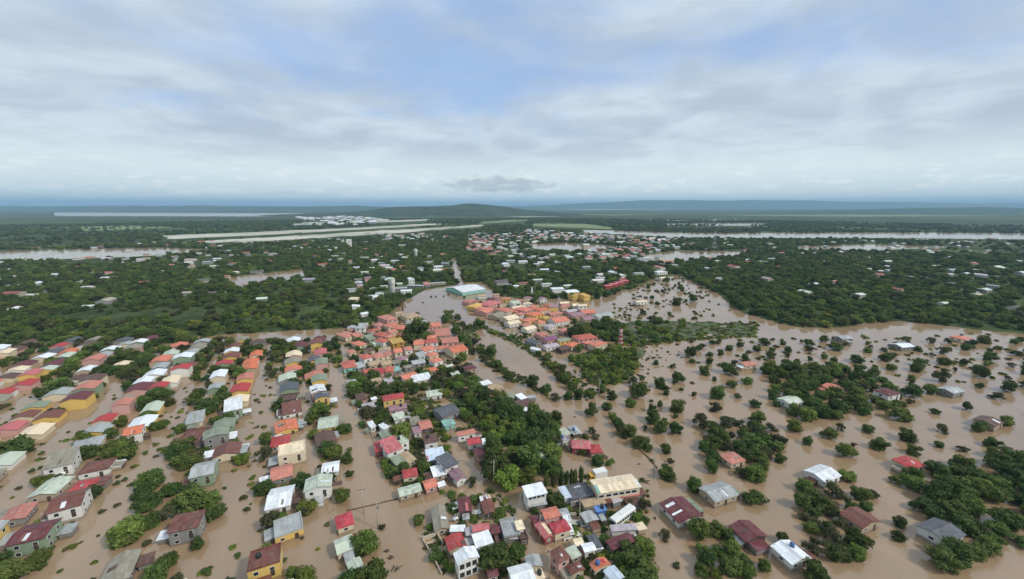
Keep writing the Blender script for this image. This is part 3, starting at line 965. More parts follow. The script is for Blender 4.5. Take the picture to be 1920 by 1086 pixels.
house((908, 966), (931, 961), (925, 927), 2.8, 'gy', 'rust', 'dark', 'rust brown house with white sheets along its far end', 14, patches=[('white', -.95, -.4, .45, .98), ('white', .1, .35, .5, .98), ('cream', .5, .9, .55, .98), ('lilac', -.3, -.05, .7, .98)], win=1)

# ---- blocks between the two left streets and along the second street (rows 730-930)
house((856, 905), (876.5, 896), (859, 878), 3.4, 'gy', 'mauve', 'white', 'small white-walled house with mauve gable at the street corner', 20)
house((835, 881), (861, 869.5), (846, 848.5), 5.0, 's', 'slate', 'white', 'tall house with slate grey roof and white front wall', 8)
house((801, 866), (836, 859), (828, 840), 3.8, 's', 'paleblue', 'grey', 'broad pale blue-white roof left of the slate grey roof', 7, patches=[('pink', -.98, -.8, -.9, -.1)])
house((813, 896), (837, 889.5), (821, 874), 3.0, 's', 'white', 'beige', 'white square roof below the pale blue-white roof', 7, win=1)
house((755, 898), (784, 892), (780, 877), 3.4, 'h', 'red', 'cream', 'bright red hipped house with pale front porch', 22)
house((749, 933), (792, 921), (784, 906), 2.8, 'gx', 'palegreen', 'beige', 'long pale green-beige roof at the end of the block, by the wide street', 10, win=1, npatch=1)
house((798, 919), (822, 911), (815, 896), 3.0, 'gx', 'coral', 'pink', 'coral orange gabled roof right of the long beige roof', 12)
house((822, 915), (837, 910), (833, 902), 2.6, 's', 'white', 'beige', 'white lean-to strip right of the coral orange roof', 7, win=0, name='shed', cat='shed')
house((726, 852), (756, 841), (738, 821), 4.8, 's', 'pink', 'white', 'two-storey house with a broad rose pink roof', 10)
house((752, 834), (767, 827), (759, 815), 5.0, 'f', 'palegreen', 'white', 'white walled house with pale green flat top beside the rose roof', win=2)
house((703, 849), (717, 846), (714, 829), 3.0, 's', 'red', 'red', 'red annex on the street side of the rose pink roof', 8, win=1)
house((743, 874), (762, 865), (754, 851), 3.0, 's', 'sage', 'grey', 'sage green roof below the rose pink roof', 9, win=1)
house((766, 870), (783, 862), (774, 842), 2.8, 'gy', 'tan', 'beige', 'tan gabled roof right of the sage green roof', 12, win=1)
house((796, 833), (822, 828), (815, 813), 4.6, 'h', 'brown', 'white', 'white curved-front house with brown hipped roof by the second street', 15)
house((789, 807), (812, 801.5), (800, 787), 3.2, 'gx', 'salmon', 'dark', 'faded salmon red roof left of the second street', 15, npatch=1)
house((771, 799), (790, 795), (784, 782), 3.0, 's', 'taupe', 'grey', 'grey-beige roof beside the faded salmon roof', 8, win=1)
house((776, 815), (792, 811), (787, 800), 3.0, 's', 'mauve', 'white', 'mauve tin roof with white edge below the grey-beige roof', 8, win=1)
house((695, 803.5), (706, 800), (700, 790), 3.4, 's', 'white', 'white', 'left one of two small white roofs near the wide street', 8, win=1)
house((719, 806), (730.5, 801), (727, 791), 3.4, 's', 'white', 'white', 'right one of two small white roofs near the wide street', 8, win=1)
house((716, 824), (736, 818), (727, 806), 3.2, 'gy', 'sage', 'grey', 'grey-green gabled roof above the rose pink roof', 12)
house((718, 753), (759, 746), (751, 737), 6.0, 'h', 'red', 'yellow', 'large yellow-walled two-storey house with red hipped roof', 16)
house((729, 772), (764, 766), (758, 758), 3.0, 's', 'mauve', 'pink', 'mauve porch roof in front of the yellow-walled house', 7, win=1)
house((740, 789), (762, 783), (755, 773), 3.2, 's', 'palegreen', 'white', 'pale green-white roof behind the large tree in the block', 8)
house((669, 753), (688, 749), (680, 737), 3.4, 'h', 'brown', 'pink', 'brown hipped roof near the far end of the wide street', 16)
house((680, 768), (704, 763), (700, 755), 2.8, 's', 'lilac', 'pink', 'pale pink low roof beside the wide street', 7)
house((697, 751), (708, 748), (706, 744), 3.0, 's', 'white', 'white', 'tiny white roof left of the yellow-walled house', 6, win=0, name='shed', cat='shed')
house((830, 784), (863, 771.5), (845, 757), 4.0, 'gx', 'slate', 'grey', 'large dark grey roof right of the second street', 11)
house((834, 801), (855, 795), (850, 785), 3.2, 's', 'teal', 'teal', 'small turquoise-teal roof below the large dark grey roof', 10)
house((858, 819), (893, 812), (888, 804), 4.4, 'gx', 'salmon', 'white', 'salmon pink roof with tall white wall right of the second street', 14)
house((878, 836), (903, 831), (896, 819), 3.6, 'gx', 'crimson', 'white', 'crimson gabled roof with white front below the salmon pink roof', 16)
house((905, 834.5), (927, 832), (922, 822), 3.4, 's', 'white', 'white', 'bright white roof right of the crimson gable', 8, win=1)
house((897, 859), (918, 852), (908, 839), 3.4, 'gy', 'maroon', 'pink', 'brownish red gabled house at the street end near the grove', 18)
house((933, 857), (948, 854), (945, 847), 2.8, 's', 'tan', 'beige', 'small pale tan roof at the left edge of the grove', 8, win=0, name='shed', cat='shed')
house((905, 724), (922, 719), (914, 711), 3.4, 's', 'white', 'beige', 'white roof among the trees above the tan roof', 8)
house((929, 734), (945, 727), (936, 717), 3.6, 'gy', 'tan', 'beige', 'tan gabled roof among the trees near the canal', 14)
house((958, 749), (970, 743), (960, 736), 3.2, 's', 'sage', 'grey', 'grey-green roof, leftmost of the cluster near the canal', 8)
house((977, 750), (989, 746), (979, 738), 3.6, 's', 'white', 'white', 'bright white roof at the top of the cluster near the canal', 8, win=1)
house((972, 766), (1003, 760), (987, 748), 3.4, 'gx', 'brown', 'beige', 'broad brown roof in the middle of the canal cluster', 12, npatch=2)
house((966, 764), (979, 762), (975, 756), 3.0, 's', 'lilac', 'white', 'narrow pale pink roof left of the broad brown roof', 7, win=0, name='shed', cat='shed')
house((979, 773), (993, 769.5), (988, 763), 3.0, 's', 'white', 'white', 'white roof below the broad brown roof', 8, win=1)
house((1001, 779.5), (1013, 773), (1003, 765), 3.2, 's', 'palegreen', 'grey', 'pale green-grey roof at the right of the canal cluster', 8)
house((984, 790), (998, 784), (990, 772), 2.6, 'gy', 'slate', 'dark', 'dark grey roof at the lower end of the canal cluster', 10, win=1)
house((990, 748), (1006, 746), (1004, 741), 2.8, 's', 'tin', 'grey', 'long light tin strip at the top right of the canal cluster', 6, win=0, name='shed', cat='shed')
house((800, 745), (830, 741), (824, 732), 3.0, 's', 'palegreen', 'white', 'pale green-white roof half hidden in trees above the second street', 8)
house((1072, 841), (1109, 843), (1099, 827), 3.4, 'h', 'pink', 'red', 'rose red hipped roof of the house left of the flooded field', 18, npatch=1)
house((1108, 850), (1131, 849), (1125, 833), 3.2, 'h', 'red', 'pink', 'smaller red roof at the right end of the rose red house', 18)
house((1064, 838), (1078, 841), (1072, 826), 2.8, 's', 'maroon', 'dark', 'dark maroon annex at the left of the rose red house', 10, win=0)
house((1056, 819.5), (1072, 813), (1058, 803), 3.0, 's', 'palegreen', 'grey', 'pale grey-green roof behind the rose red house', 8)
house((1056, 829), (1068, 826), (1064, 817), 3.4, 'f', 'lilac', 'white', 'small white block house behind the rose red house', win=1)
house((1075, 816), (1092, 813), (1081, 799), 2.4, 's', 'tin', 'dark', 'torn grey tin roof beside the canal behind the rose red house', 6, win=0, npatch=3)
house((1008, 859), (1027, 852), (1024, 840), 3.6, 's', 'palegreen', 'grey', 'pale grey roof half buried in the big grove', 10, win=0)

# front panes of the two-storey white house, and window rows of two other buildings
def face_windows(root, xs, zs, wd, ht, yoff=None):
    wl = [c for c in root.children if c.name.startswith('wall')][0]
    y = min(v.co.y for v in wl.data.vertices)
    for z in zs:
        for x in xs:
            put_window(root, x, y, z, 0, wd, ht, True)


hw = max(v.co.x for v in [c for c in h3.children if c.name.startswith('wall')][0].data.vertices)
face_windows(h3, [-hw * .64, 0, hw * .64], [1.35, 3.7], hw * .56, 1.7)
hw = max(v.co.x for v in [c for c in h18.children if c.name.startswith('wall')][0].data.vertices)
face_windows(h18, [-hw * .7, -hw * .25, hw * .2, hw * .65], [4.3], 1.2, 0.8)
hw = max(v.co.x for v in [c for c in h21.children if c.name.startswith('wall')][0].data.vertices)
face_windows(h21, [hw * f for f in (-.85, -.5, -.18, .12, .42, .72)], [3.7], 1.9, 1.0)

# ---- tiled-roof estate left of the canal (rows 575-720)
EL = 'in the estate left of the canal'
for A, B, C, he, k, rc, wc in [
    ((673, 649), (687, 645), (680, 635), 3.6, 'h', 'coral', 'cream'), ((645, 691), (668, 687), (663, 673), 4.2, 'h', 'terracotta', 'teal'),
    ((671, 691), (685, 687), (680, 678), 3.2, 's', 'tin', 'grey'), ((688, 704), (703, 700), (691, 688), 4.0, 'gx', 'terracotta', 'pink'),
    ((702, 701), (720, 698), (717, 687), 4.0, 'gx', 'crimson', 'pink'), ((722, 698), (737, 697), (732, 684), 4.4, 'gx', 'terracotta', 'pink'),
    ((739, 697), (752, 694), (748, 686), 3.4, 's', 'teal', 'grey'), ((694, 687), (714, 682), (706, 673), 3.4, 'gx', 'tan', 'beige'),
    ((718, 686), (735, 682), (727, 673), 3.4, 'gx', 'tan', 'beige'), ((738, 683), (751, 680), (746, 672), 3.2, 'gx', 'taupe', 'grey'),
    ((682, 674), (698, 670), (692, 660), 4.6, 'h', 'terracotta', 'white'), ((705, 672), (722, 668), (714, 658), 4.2, 'h', 'salmon', 'cream'),
    ((724, 667), (740, 664), (733, 655), 4.2, 'h', 'salmon', 'cream'), ((741, 663), (755, 661), (752, 649), 5.6, 'gx', 'coral', 'cream'),
    ((751, 676), (765, 671), (758, 663), 4.0, 'h', 'mauve', 'white'), ((760, 658), (774, 656), (768, 647), 4.4, 'h', 'salmon', 'white'),
    ((737, 645), (757, 641), (755, 633), 5.4, 's', 'mustard', 'ochre'), ((720, 643), (732, 639), (728, 626), 5.4, 'h', 'terracotta', 'white'),
    ((702, 646), (716, 642), (710, 636), 3.4, 'gx', 'palegreen', 'white'), ((775, 684), (797, 680), (790, 671), 3.2, 'gx', 'tin', 'grey'),
    ((758, 712), (783, 705), (768, 697), 4.4, 'gx', 'coral', 'white'), ((776, 714), (806, 708), (800, 702), 3.6, 's', 'white', 'cream'),
    ((785, 670), (800, 667), (796, 659), 3.4, 's', 'tin', 'white'), ((803, 697), (822, 694), (815, 686), 3.8, 'h', 'orange', 'cream'),
    ((727, 601), (745, 597), (741, 585), 6.0, 'h', 'salmon', 'pink'), ((729, 614), (748, 610), (744, 602), 4.4, 'h', 'coral', 'cream'),
    ((755, 618), (769, 612), (761, 603), 5.0, 'h', 'coral', 'yellow'), ((766, 615), (780, 611), (775, 605), 4.0, 'h', 'salmon', 'pink'),
    ((764, 597), (788, 593), (776, 584), 5.0, 'h', 'tan', 'cream'), ((716, 631), (730, 626), (723, 617), 5.0, 'h', 'terracotta', 'pink'),
    ((733, 625), (746, 621), (741, 614), 4.4, 'gx', 'salmon', 'cream'), ((697, 623), (712, 619), (706, 613), 4.0, 'h', 'terracotta', 'white'),
    ((728, 634), (742, 630), (737, 624), 4.6, 'h', 'salmon', 'yellow'), ((648, 633), (667, 628), (660, 617), 4.4, 'h', 'salmon', 'cream'),
    ((669, 633), (682, 629), (676, 618), 4.0, 'gx', 'salmon', 'beige'), ((692, 638), (704, 635), (698, 627), 3.6, 's', 'sage', 'green'),
    ((678, 590), (691, 588), (689, 583), 4.0, 'gx', 'white', 'white'), ((797, 615), (826, 611), (816, 603), 4.2, 'gx', 'coral', 'pink'),
    ((818, 631), (844, 629), (828, 614), 4.0, 'gx', 'salmon', 'beige'), ((830, 643), (858, 641), (857, 634), 3.6, 's', 'salmon', 'pink'),
    ((851, 662), (876, 656), (857, 645), 5.0, 'gx', 'orange', 'cream'), ((789, 609), (804, 606), (801, 600), 3.6, 's', 'lilac', 'white'),
    ((797, 659), (818, 654), (811, 644), 4.4, 'h', 'coral', 'white'), ((806, 669), (822, 665), (816, 657), 4.0, 'h', 'coral', 'cream'),
    ((815, 680), (830, 675), (824, 666), 4.4, 'h', 'coral', 'white'), ((875, 694), (893, 690), (887, 681), 4.0, 'h', 'maroon', 'beige'),
    ((838, 689), (850, 686), (846, 680), 3.4, 'gx', 'palegreen', 'grey'), ((848, 704), (862, 701), (857, 695), 3.2, 's', 'palegreen', 'beige'),
    ((656, 663), (668, 660), (664, 652), 4.0, 'h', 'salmon', 'cream'), ((760, 691), (774, 688), (769, 681), 3.4, 'h', 'taupe', 'grey'),
    ((752, 630), (765, 627), (760, 620), 4.2, 'h', 'coral', 'yellow'), ((690, 660), (702, 657), (697, 649), 4.0, 'gx', 'brown', 'cream'),
    ((708, 612), (721, 609), (716, 602), 4.2, 'h', 'salmon', 'pink'), ((782, 643), (795, 640), (791, 633), 4.0, 'gx', 'salmon', 'white'),
    ((652, 720), (668, 716), (663, 708), 3.6, 'gx', 'tin', 'grey'), ((724, 718), (740, 714), (735, 706), 3.4, 's', 'lilac', 'beige'),
    ((700, 718), (716, 714), (711, 707), 3.4, 's', 'tan', 'beige'),
]:
    house(A, B, C, he, k, rc, wc, place=EL, win=1, group='houses in the estate left of the canal')

# ---- estate on the far side of the canal (rows 555-660)
ER = 'in the estate across the canal'
for A, B, C, he, k, rc, wc in [
    ((894, 577), (910, 571), (903, 563), 4.6, 'h', 'yellow', 'yellow'), ((882, 568), (897, 564), (892, 557), 4.2, 'h', 'salmon', 'pink'),
    ((917, 574), (938, 567), (930, 558), 5.0, 'h', 'pink', 'pink'), ((912, 587), (925, 581), (915, 573), 4.2, 'gx', 'coral', 'pink'),
    ((950, 585), (964, 581), (957, 571), 4.8, 'h', 'coral', 'cream'), ((964, 580), (984, 576), (980, 571), 4.2, 'gx', 'cream', 'cream'),
    ((984, 584), (999, 580), (994, 570), 5.4, 'h', 'coral', 'pink'), ((1001, 593), (1019, 589), (1012, 581), 4.8, 'h', 'orange', 'yellow'),
    ((1012, 584), (1031, 581), (1023, 574), 4.4, 'h', 'orange', 'cream'), ((991, 604), (1008, 599), (1000, 591), 4.6, 'h', 'coral', 'yellow'),
    ((954, 601), (973, 596), (961, 588), 4.0, 'gx', 'cream', 'cream'), ((957, 609), (976, 605), (970, 598), 4.0, 'gx', 'cream', 'white'),
    ((933, 595), (948, 589), (939, 581), 4.0, 'gx', 'taupe', 'beige'), ((976, 592), (988, 589), (983, 582), 4.2, 'h', 'salmon', 'white'),
    ((984, 612), (998, 609), (994, 602), 4.4, 'h', 'salmon', 'cream'), ((988, 619), (1004, 614), (999, 608), 4.0, 'gx', 'cream', 'white'),
    ((1010, 607), (1023, 604), (1018, 596), 4.2, 'h', 'coral', 'cream'), ((1034, 591), (1053, 588), (1047, 582), 4.0, 'gx', 'salmon', 'pink'),
    ((1043, 605), (1067, 601), (1055, 592), 4.2, 'gx', 'coral', 'white'), ((1066, 586), (1083, 583), (1080, 577), 4.0, 'gx', 'lilac', 'pink'),
    ((1074, 593), (1095, 589), (1089, 584), 4.0, 'gx', 'mauve', 'pink'), ((1093, 588), (1117, 587), (1106, 579), 4.0, 'gx', 'coral', 'pink'),
    ((1097, 601), (1114, 600), (1109, 591), 4.6, 'gx', 'mauve', 'beige'), ((1121, 595), (1146, 590), (1137, 585), 3.6, 'gx', 'tin', 'white'),
    ((1027, 640), (1047, 635), (1037, 627), 4.4, 'gx', 'purple', 'pink'), ((1014, 630), (1028, 627), (1023, 619), 4.2, 'h', 'salmon', 'pink'),
    ((1050, 641), (1069, 638), (1063, 631), 4.0, 'gx', 'sage', 'yellow'), ((1071, 650), (1086, 645), (1080, 637), 4.4, 'h', 'orange', 'cream'),
    ((1084, 636), (1116, 632), (1109, 625), 4.8, 'h', 'terracotta', 'pink'), ((1118, 650), (1138, 644), (1126, 635), 4.6, 'h', 'coral', 'cream'),
    ((1099, 645), (1112, 642), (1107, 636), 4.2, 'h', 'coral', 'pink'), ((1026, 653), (1048, 649), (1039, 641), 3.6, 'gx', 'lilac', 'white'),
    ((1018, 660), (1024, 657), (1001, 642), 3.0, 'gy', 'white', 'white'), ((1014, 648), (1024, 644), (994, 628), 3.4, 'gy', 'slate', 'grey'),
    ((1053, 657), (1070, 652), (1063, 645), 3.6, 'gx', 'brown', 'dark'), ((902, 581), (913, 577), (907, 570), 4.2, 'h', 'salmon', 'pink'),
    ((938, 571), (950, 568), (946, 561), 4.4, 'h', 'salmon', 'cream'), ((1000, 578), (1011, 575), (1007, 569), 4.4, 'h', 'coral', 'cream'),
    ((963, 570), (976, 567), (972, 561), 4.2, 'gx', 'palegreen', 'white'), ((1056, 622), (1069, 619), (1064, 612), 4.0, 'h', 'salmon', 'pink'),
    ((1030, 614), (1042, 611), (1037, 604), 4.0, 'h', 'lilac', 'white'), ((970, 586), (979, 583), (975, 577), 4.0, 'h', 'coral', 'yellow'),
    ((1022, 598), (1032, 595), (1028, 589), 4.0, 'h', 'mustard', 'yellow'), ((925, 563), (934, 560), (930, 554), 4.4, 'h', 'maroon', 'pink'),
]:
    house(A, B, C, he, k, rc, wc, place=ER, win=1, group='houses in the estate on the far side of the canal')

def infill(poly, n, pal, wpal, place, group, seed, rz):
    g = random.Random(seed)
    wp = [(P(*q).x, P(*q).y) for q in poly]
    xs = [p[0] for p in wp]; ys = [p[1] for p in wp]
    got = 0
    for _ in range(4000):
        if got >= n: break
        x, y = g.uniform(min(xs), max(xs)), g.uniform(min(ys), max(ys))
        if not bool(inpoly([x], [y], wp)[0]) or not free(x, y, 4.6, .8): continue
        rc, kind = g.choice(pal), g.choice(['h', 'gx', 'gy'])
        o = make_house('house', x, y, rz + g.choice([0, math.pi / 2]) + g.uniform(-.08, .08), g.uniform(6.5, 9), g.uniform(6, 8), g.choice([2.6, 3.2, 4.2]), kind, rc, g.choice(wpal), 15, 1, None, False)
        o['group'] = group
        REG.append((o, f'{COLWORD[rc]} {ROOFWORD[kind]} roof', place, 'house', 'house')); got += 1


infill([(660, 612), (760, 590), (800, 612), (850, 660), (830, 690), (700, 700), (655, 690)], 12, ['terracotta', 'coral', 'salmon', 'coral', 'tan', 'tin'], ['cream', 'white', 'pink'], EL, 'houses in the estate left of the canal', 3, .25)
infill([(885, 560), (930, 556), (1010, 566), (1110, 580), (1115, 600), (1060, 612), (1040, 650), (985, 615), (930, 590)], 14, ['coral', 'salmon', 'mauve', 'cream', 'salmon', 'terracotta', 'tan'], ['cream', 'white', 'pink', 'yellow'], ER, 'houses in the estate on the far side of the canal', 4, .2)
house((868, 548), (906, 542), (889, 531), 4.6, 'gx', 'white', 'teal', 'big white-roofed warehouse with pale teal wall at the pond', 9, win=0, name='warehouse', cat='warehouse')
house((1076, 556), (1094, 554), (1090, 546), 5.5, 'f', 'mustard', 'yellow', 'wide yellow block among the trees behind the far estate', win=1)
house((1100, 557), (1110, 556), (1108, 546), 7.0, 'f', 'yellow', 'yellow', 'narrow taller yellow block beside the wide yellow one', win=1)
house((1065, 549), (1085, 547), (1080, 541), 6.0, 'gx', 'white', 'white', 'white roof right behind the wide yellow block', 8, win=0)
house((1037, 543), (1057, 542), (1054, 537), 6.0, 'gx', 'white', 'white', 'white roof in the trees left of the yellow blocks', 8, win=0)
for i, (x, y) in enumerate([(1142, 537), (1152, 534), (1162, 531), (1172, 528)]):
    house((x - 6, y), (x + 7, y - 1), (x + 6, y - 5), 5.0, 'gx', 'pink', 'red', ['first', 'second', 'third', 'last'][i] + ' from left in the row of long red roofs', 9, win=0, group='row of long red roofs')

# ---- flooded blocks left of the photograph's left border: the same streets carry on
SU = R(116)
e1 = Vector((math.cos(SU), math.sin(SU))); e2 = Vector((math.sin(SU), -math.cos(SU)))
O = Vector((P(720, 1000).x, P(720, 1000).y))
PAL = ['red', 'pink', 'white', 'tin', 'tin', 'palegreen', 'coral', 'maroon', 'rust', 'taupe', 'slate', 'salmon', 'cream', 'brown', 'white', 'orange', 'sage', 'rust']
WPAL = ['white', 'cream', 'beige', 'pink', 'grey', 'green', 'yellow', 'white']
r2 = random.Random(5)
SIDE = []            # trees outside the photograph's strip: (x, y, radius, kind)
LOTS = []
for kblk in range(1, 13):
    for row in (0, 1):
        off = -(kblk * 34.0 - 20.0) - row * 12.5
        s = -45 + r2.uniform(0, 8)
        while s < 260:
            L = r2.uniform(5.8, 10.0); W = r2.uniform(5.6, 8.6)
            c2 = O + e1 * (s + L / 2) + e2 * (off + r2.uniform(-2.6, 2.6))
            s += L + r2.uniform(1.5, 6.0)
            px, py = proj(c2.x, c2.y, 0)
            if c2.y < 45 or not (-120 < px < 636 and 640 < py < 1320) or (px > 590 and 930 < py < 1130):
                continue
            LOTS.append((math.hypot(c2.x, c2.y), c2.x, c2.y, L, W, px, py))
LOTS.sort()
LEFTHOUSES = 0
LEFTFAR = []
for (dist_, x, y, L, W, px, py) in LOTS:
    for _ in range(r2.choice([2, 2, 3, 4])):
        q = Vector((x, y)) + e1 * r2.choice([-1, 1]) * (L / 2 + r2.uniform(.5, 3.0)) + e2 * r2.uniform(-7, 7)
        SIDE.append((q.x, q.y, r2.uniform(1.4, 3.8), r2.choice(['round', 'dark', 'olive', 'dark', 'lime', 'round'])))
    if r2.random() < 0.16:
        for _ in range(2):
            SIDE.append((x + r2.uniform(-3, 3), y + r2.uniform(-3, 3), r2.uniform(3, 5.5), r2.choice(['round', 'dark'])))
        continue
    kind = r2.choice(['gx', 'gy', 'gx', 'h', 's', 'gy', 'f'])
    rc = r2.choice(PAL); wc = r2.choice(WPAL)
    he = r2.choice([2.0, 2.3, 2.5, 2.7, 4.4])
    near = py > 740
    rz = SU - math.pi / 2 + r2.uniform(-.14, .14)
    if LEFTHOUSES >= 46:
        LEFTFAR.append((x, y, L, W, he, SU + r2.uniform(-.06, .06), ROOF[rc][0], WALL[wc])); FOOT.append((x, y, 5.5))
        continue
    o = make_house('house', x, y, rz, W, L, he, kind, rc, wc, r2.choice([12, 15, 18]), 2 if near else 1, auto_patches(kind, rc, r2.choice([0, 1, 1, 2]) if kind != 'f' else 0), near, annex=r2.choice([0, 1, 1, 2, 2]))
    o['group'] = 'houses in the flooded blocks at far left'
    REG.append((o, f'{COLWORD[rc]} {ROOFWORD[kind]} roof', 'in the flooded blocks at far left', 'house', 'house'))
    LEFTHOUSES += 1
    if r2.random() < .45:      # a lean-to or wash-house behind
        q = Vector((x, y)) + e1 * r2.uniform(-2, 2) + e2 * r2.choice([-1, 1]) * (W / 2 + 1.6)
        rc2 = r2.choice(['tin', 'rust', 'taupe', 'white', 'brown'])
        o2 = make_house('shed', q.x, q.y, rz, 3.2, r2.uniform(3, 5), 1.7, 's', rc2, 'grey', 8, 0, None, False)
        o2['group'] = 'sheds in the flooded blocks at far left'
        REG.append((o2, f'{COLWORD[rc2]} shed roof', 'in the flooded blocks at far left', 'shed', 'shed'))

# a few buildings in the flooded ground right of the photograph's right border
for (px, py, L, W, he, kind, rc, wc, rz) in [
    (1345, 935, 13, 9, 3.2, 'gx', 'tin', 'beige', .35), (1400, 1010, 10, 8, 3.0, 'gy', 'maroon', 'dark', .3), (1372, 870, 9, 7.5, 3.0, 'h', 'salmon', 'cream', .3),
    (1540, 900, 12, 9, 3.2, 'gx', 'white', 'white', .4), (1610, 985, 11, 8, 3.2, 'gy', 'rust', 'beige', .35), (1700, 880, 10, 8, 3.4, 'h', 'red', 'cream', .3),
    (1480, 760, 12, 9, 3.2, 'gx', 'palegreen', 'white', .35), (1560, 735, 10, 8, 3.2, 'gy', 'coral', 'cream', .3), (1660, 750, 12, 9, 5.2, 'h', 'maroon', 'white', .3),
    (1780, 740, 12, 9, 3.2, 'gx', 'tin', 'grey', .3), (1850, 800, 11, 9, 3.2, 'gx', 'brown', 'beige', .4), (1760, 1010, 12, 9, 3.4, 'gx', 'slate', 'white', .35),
    (1480, 1050, 9, 8, 3.0, 'gy', 'white', 'white', .3), (1400, 690, 11, 8, 3.2, 'gx', 'salmon', 'cream', .3), (1690, 655, 14, 10, 3.4, 'gx', 'white', 'grey', .2),
    (1800, 640, 13, 10, 3.4, 'h', 'coral', 'cream', .2), (1580, 640, 12, 9, 3.4, 'gx', 'tin', 'grey', .2)]:
    c2 = P(px, py); L, W, he = L * .74, W * .76, he * .78
    o = make_house('house', c2.x, c2.y, rz, L, W, he, kind, rc, wc, 15, 2, auto_patches(kind, rc, r2.choice([0, 1, 2])), py > 700, annex=r2.choice([1, 1, 2]))
    o['group'] = 'houses in the flooded fields at far right'
    REG.append((o, f'{COLWORD[rc]} {ROOFWORD[kind]} roof', 'in the flooded fields at far right', 'house', 'house'))

# ------------------------------------------------------------------ trees
def ico(sub=1):
    bm = bmesh.new(); bmesh.ops.create_icosphere(bm, subdivisions=sub, radius=1.0)
    v = np.array([x.co[:] for x in bm.verts]); f = np.array([[y.index for y in x.verts] for x in bm.faces]); bm.free()
    return v, f


ICO_V, ICO_F = ico(1)


def crown_mesh(name, seed, mat, rx=1.0, rz=0.8, zc=0.0, lobes=16, leaves=120, leaf=0.13, core=0.8, spread=0.62, lobe_r=(0.30, 0.48), cone=0.0):
    """crown in units of its own radius: lobes of leaf-sized faces around rough cores, uneven outline"""
    g = np.random.default_rng(seed)
    V = []; F = []; S = []
    k = 0
    for i in range(lobes):
        d = g.normal(size=3); d /= np.linalg.norm(d)
        if i == 0: d *= 0
        rr = spread * g.uniform(0.55, 1.0)
        c = np.array([d[0] * rr * rx, d[1] * rr * rx, zc + d[2] * rr * rz])
        if cone:
            hgt = (c[2] - zc) / rz
            c[:2] *= max(0.2, 1 - cone * hgt)
        r = g.uniform(*lobe_r)
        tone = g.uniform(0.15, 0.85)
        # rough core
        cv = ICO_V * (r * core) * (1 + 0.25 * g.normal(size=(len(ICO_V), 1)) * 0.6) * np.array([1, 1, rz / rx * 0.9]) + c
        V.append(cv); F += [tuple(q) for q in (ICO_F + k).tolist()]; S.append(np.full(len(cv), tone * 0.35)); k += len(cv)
        # leaf faces
        n = int(leaves * (r / lobe_r[1]) ** 2)
        dd = g.normal(size=(n, 3)); dd /= np.linalg.norm(dd, axis=1)[:, None]
        pos = c + dd * r * g.uniform(0.82, 1.12, size=(n, 1)) * np.array([1, 1, rz / rx * 0.9])
        nrm = dd * 0.7 + g.normal(size=(n, 3)) * 0.55 + np.array([0, 0, 0.35]); nrm /= np.linalg.norm(nrm, axis=1)[:, None]
        a = np.cross(nrm, g.normal(size=(n, 3))); a /= np.linalg.norm(a, axis=1)[:, None]
        b2 = np.cross(nrm, a)
        sz = leaf * g.uniform(0.6, 1.35, size=(n, 1))
        q = np.stack([pos - a * sz, pos - b2 * sz * 0.6, pos + a * sz, pos + b2 * sz * 0.6], 1).reshape(-1, 3)
        V.append(q)
        F += [(k + 4 * j, k + 4 * j + 1, k + 4 * j + 2, k + 4 * j + 3) for j in range(n)]
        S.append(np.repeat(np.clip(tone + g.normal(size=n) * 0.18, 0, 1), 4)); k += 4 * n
    V = np.concatenate(V); S = np.concatenate(S)
    me = bpy.data.meshes.new(name)
    me.from_pydata(V.tolist(), [], F)
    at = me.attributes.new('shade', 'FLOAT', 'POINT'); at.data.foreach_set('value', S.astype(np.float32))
    me.materials.append(mat)
    me.update()
    return me


def trunk_mesh(name, seed, h=1.0, r=0.06):
    g = random.Random(seed); mb = MB()
    top = h
    mb.tube([(0, 0, -0.35), (g.uniform(-.02, .02), g.uniform(-.02, .02), top * .5), (g.uniform(-.05, .05), g.uniform(-.05, .05), top)], [r * 1.3, r, r * .55], 7)
    for i in range(5):
        th = i * 1.26 + g.uniform(-.4, .4); z0 = top * g.uniform(.45, .8)
        e = (math.cos(th) * .45, math.sin(th) * .45, z0 + g.uniform(.25, .5))
        mb.tube([(0, 0, z0), (e[0] * .5, e[1] * .5, z0 + (e[2] - z0) * .6), e], [r * .55, r * .4, r * .15], 5)
    return mb.mesh(name, BARK, True)


# kinds: (object name, crown mesh, trunk mesh, word, height of the crown's middle in crown radii)
CROWNS = {}
for i in range(5):
    CROWNS['round%d' % i] = ('broadleaf_tree', crown_mesh('crown', 100 + i, LEAF, 1.0, 0.76, 0.56, 18, 150, 0.085, 0.78, 0.72, (0.20, 0.48)), trunk_mesh('trunk', i, 0.75), 'round leafy tree')
for i in range(3):
    CROWNS['dark%d' % i] = ('broadleaf_tree', crown_mesh('crown', 200 + i, LEAF_DARK, 1.0, 0.90, 0.66, 19, 150, 0.085, 0.78, 0.72, (0.20, 0.46)), trunk_mesh('trunk', 20 + i, 0.95), 'tall dark green tree')
for i in range(2):
    CROWNS['lime%d' % i] = ('broadleaf_tree', crown_mesh('crown', 300 + i, LEAF_BRIGHT, 1.0, 0.7, 0.52, 15, 140, 0.085, 0.75, 0.72, (0.2, 0.45)), trunk_mesh('trunk', 40 + i, 0.7), 'yellow-green tree')
for i in range(2):
    CROWNS['olive%d' % i] = ('broadleaf_tree', crown_mesh('crown', 400 + i, LEAF_DRY, 1.0, 0.75, 0.6, 13, 120, 0.09, 0.55, 0.72, (0.24, 0.40)), trunk_mesh('trunk', 60 + i, 0.8), 'thin olive-green tree')
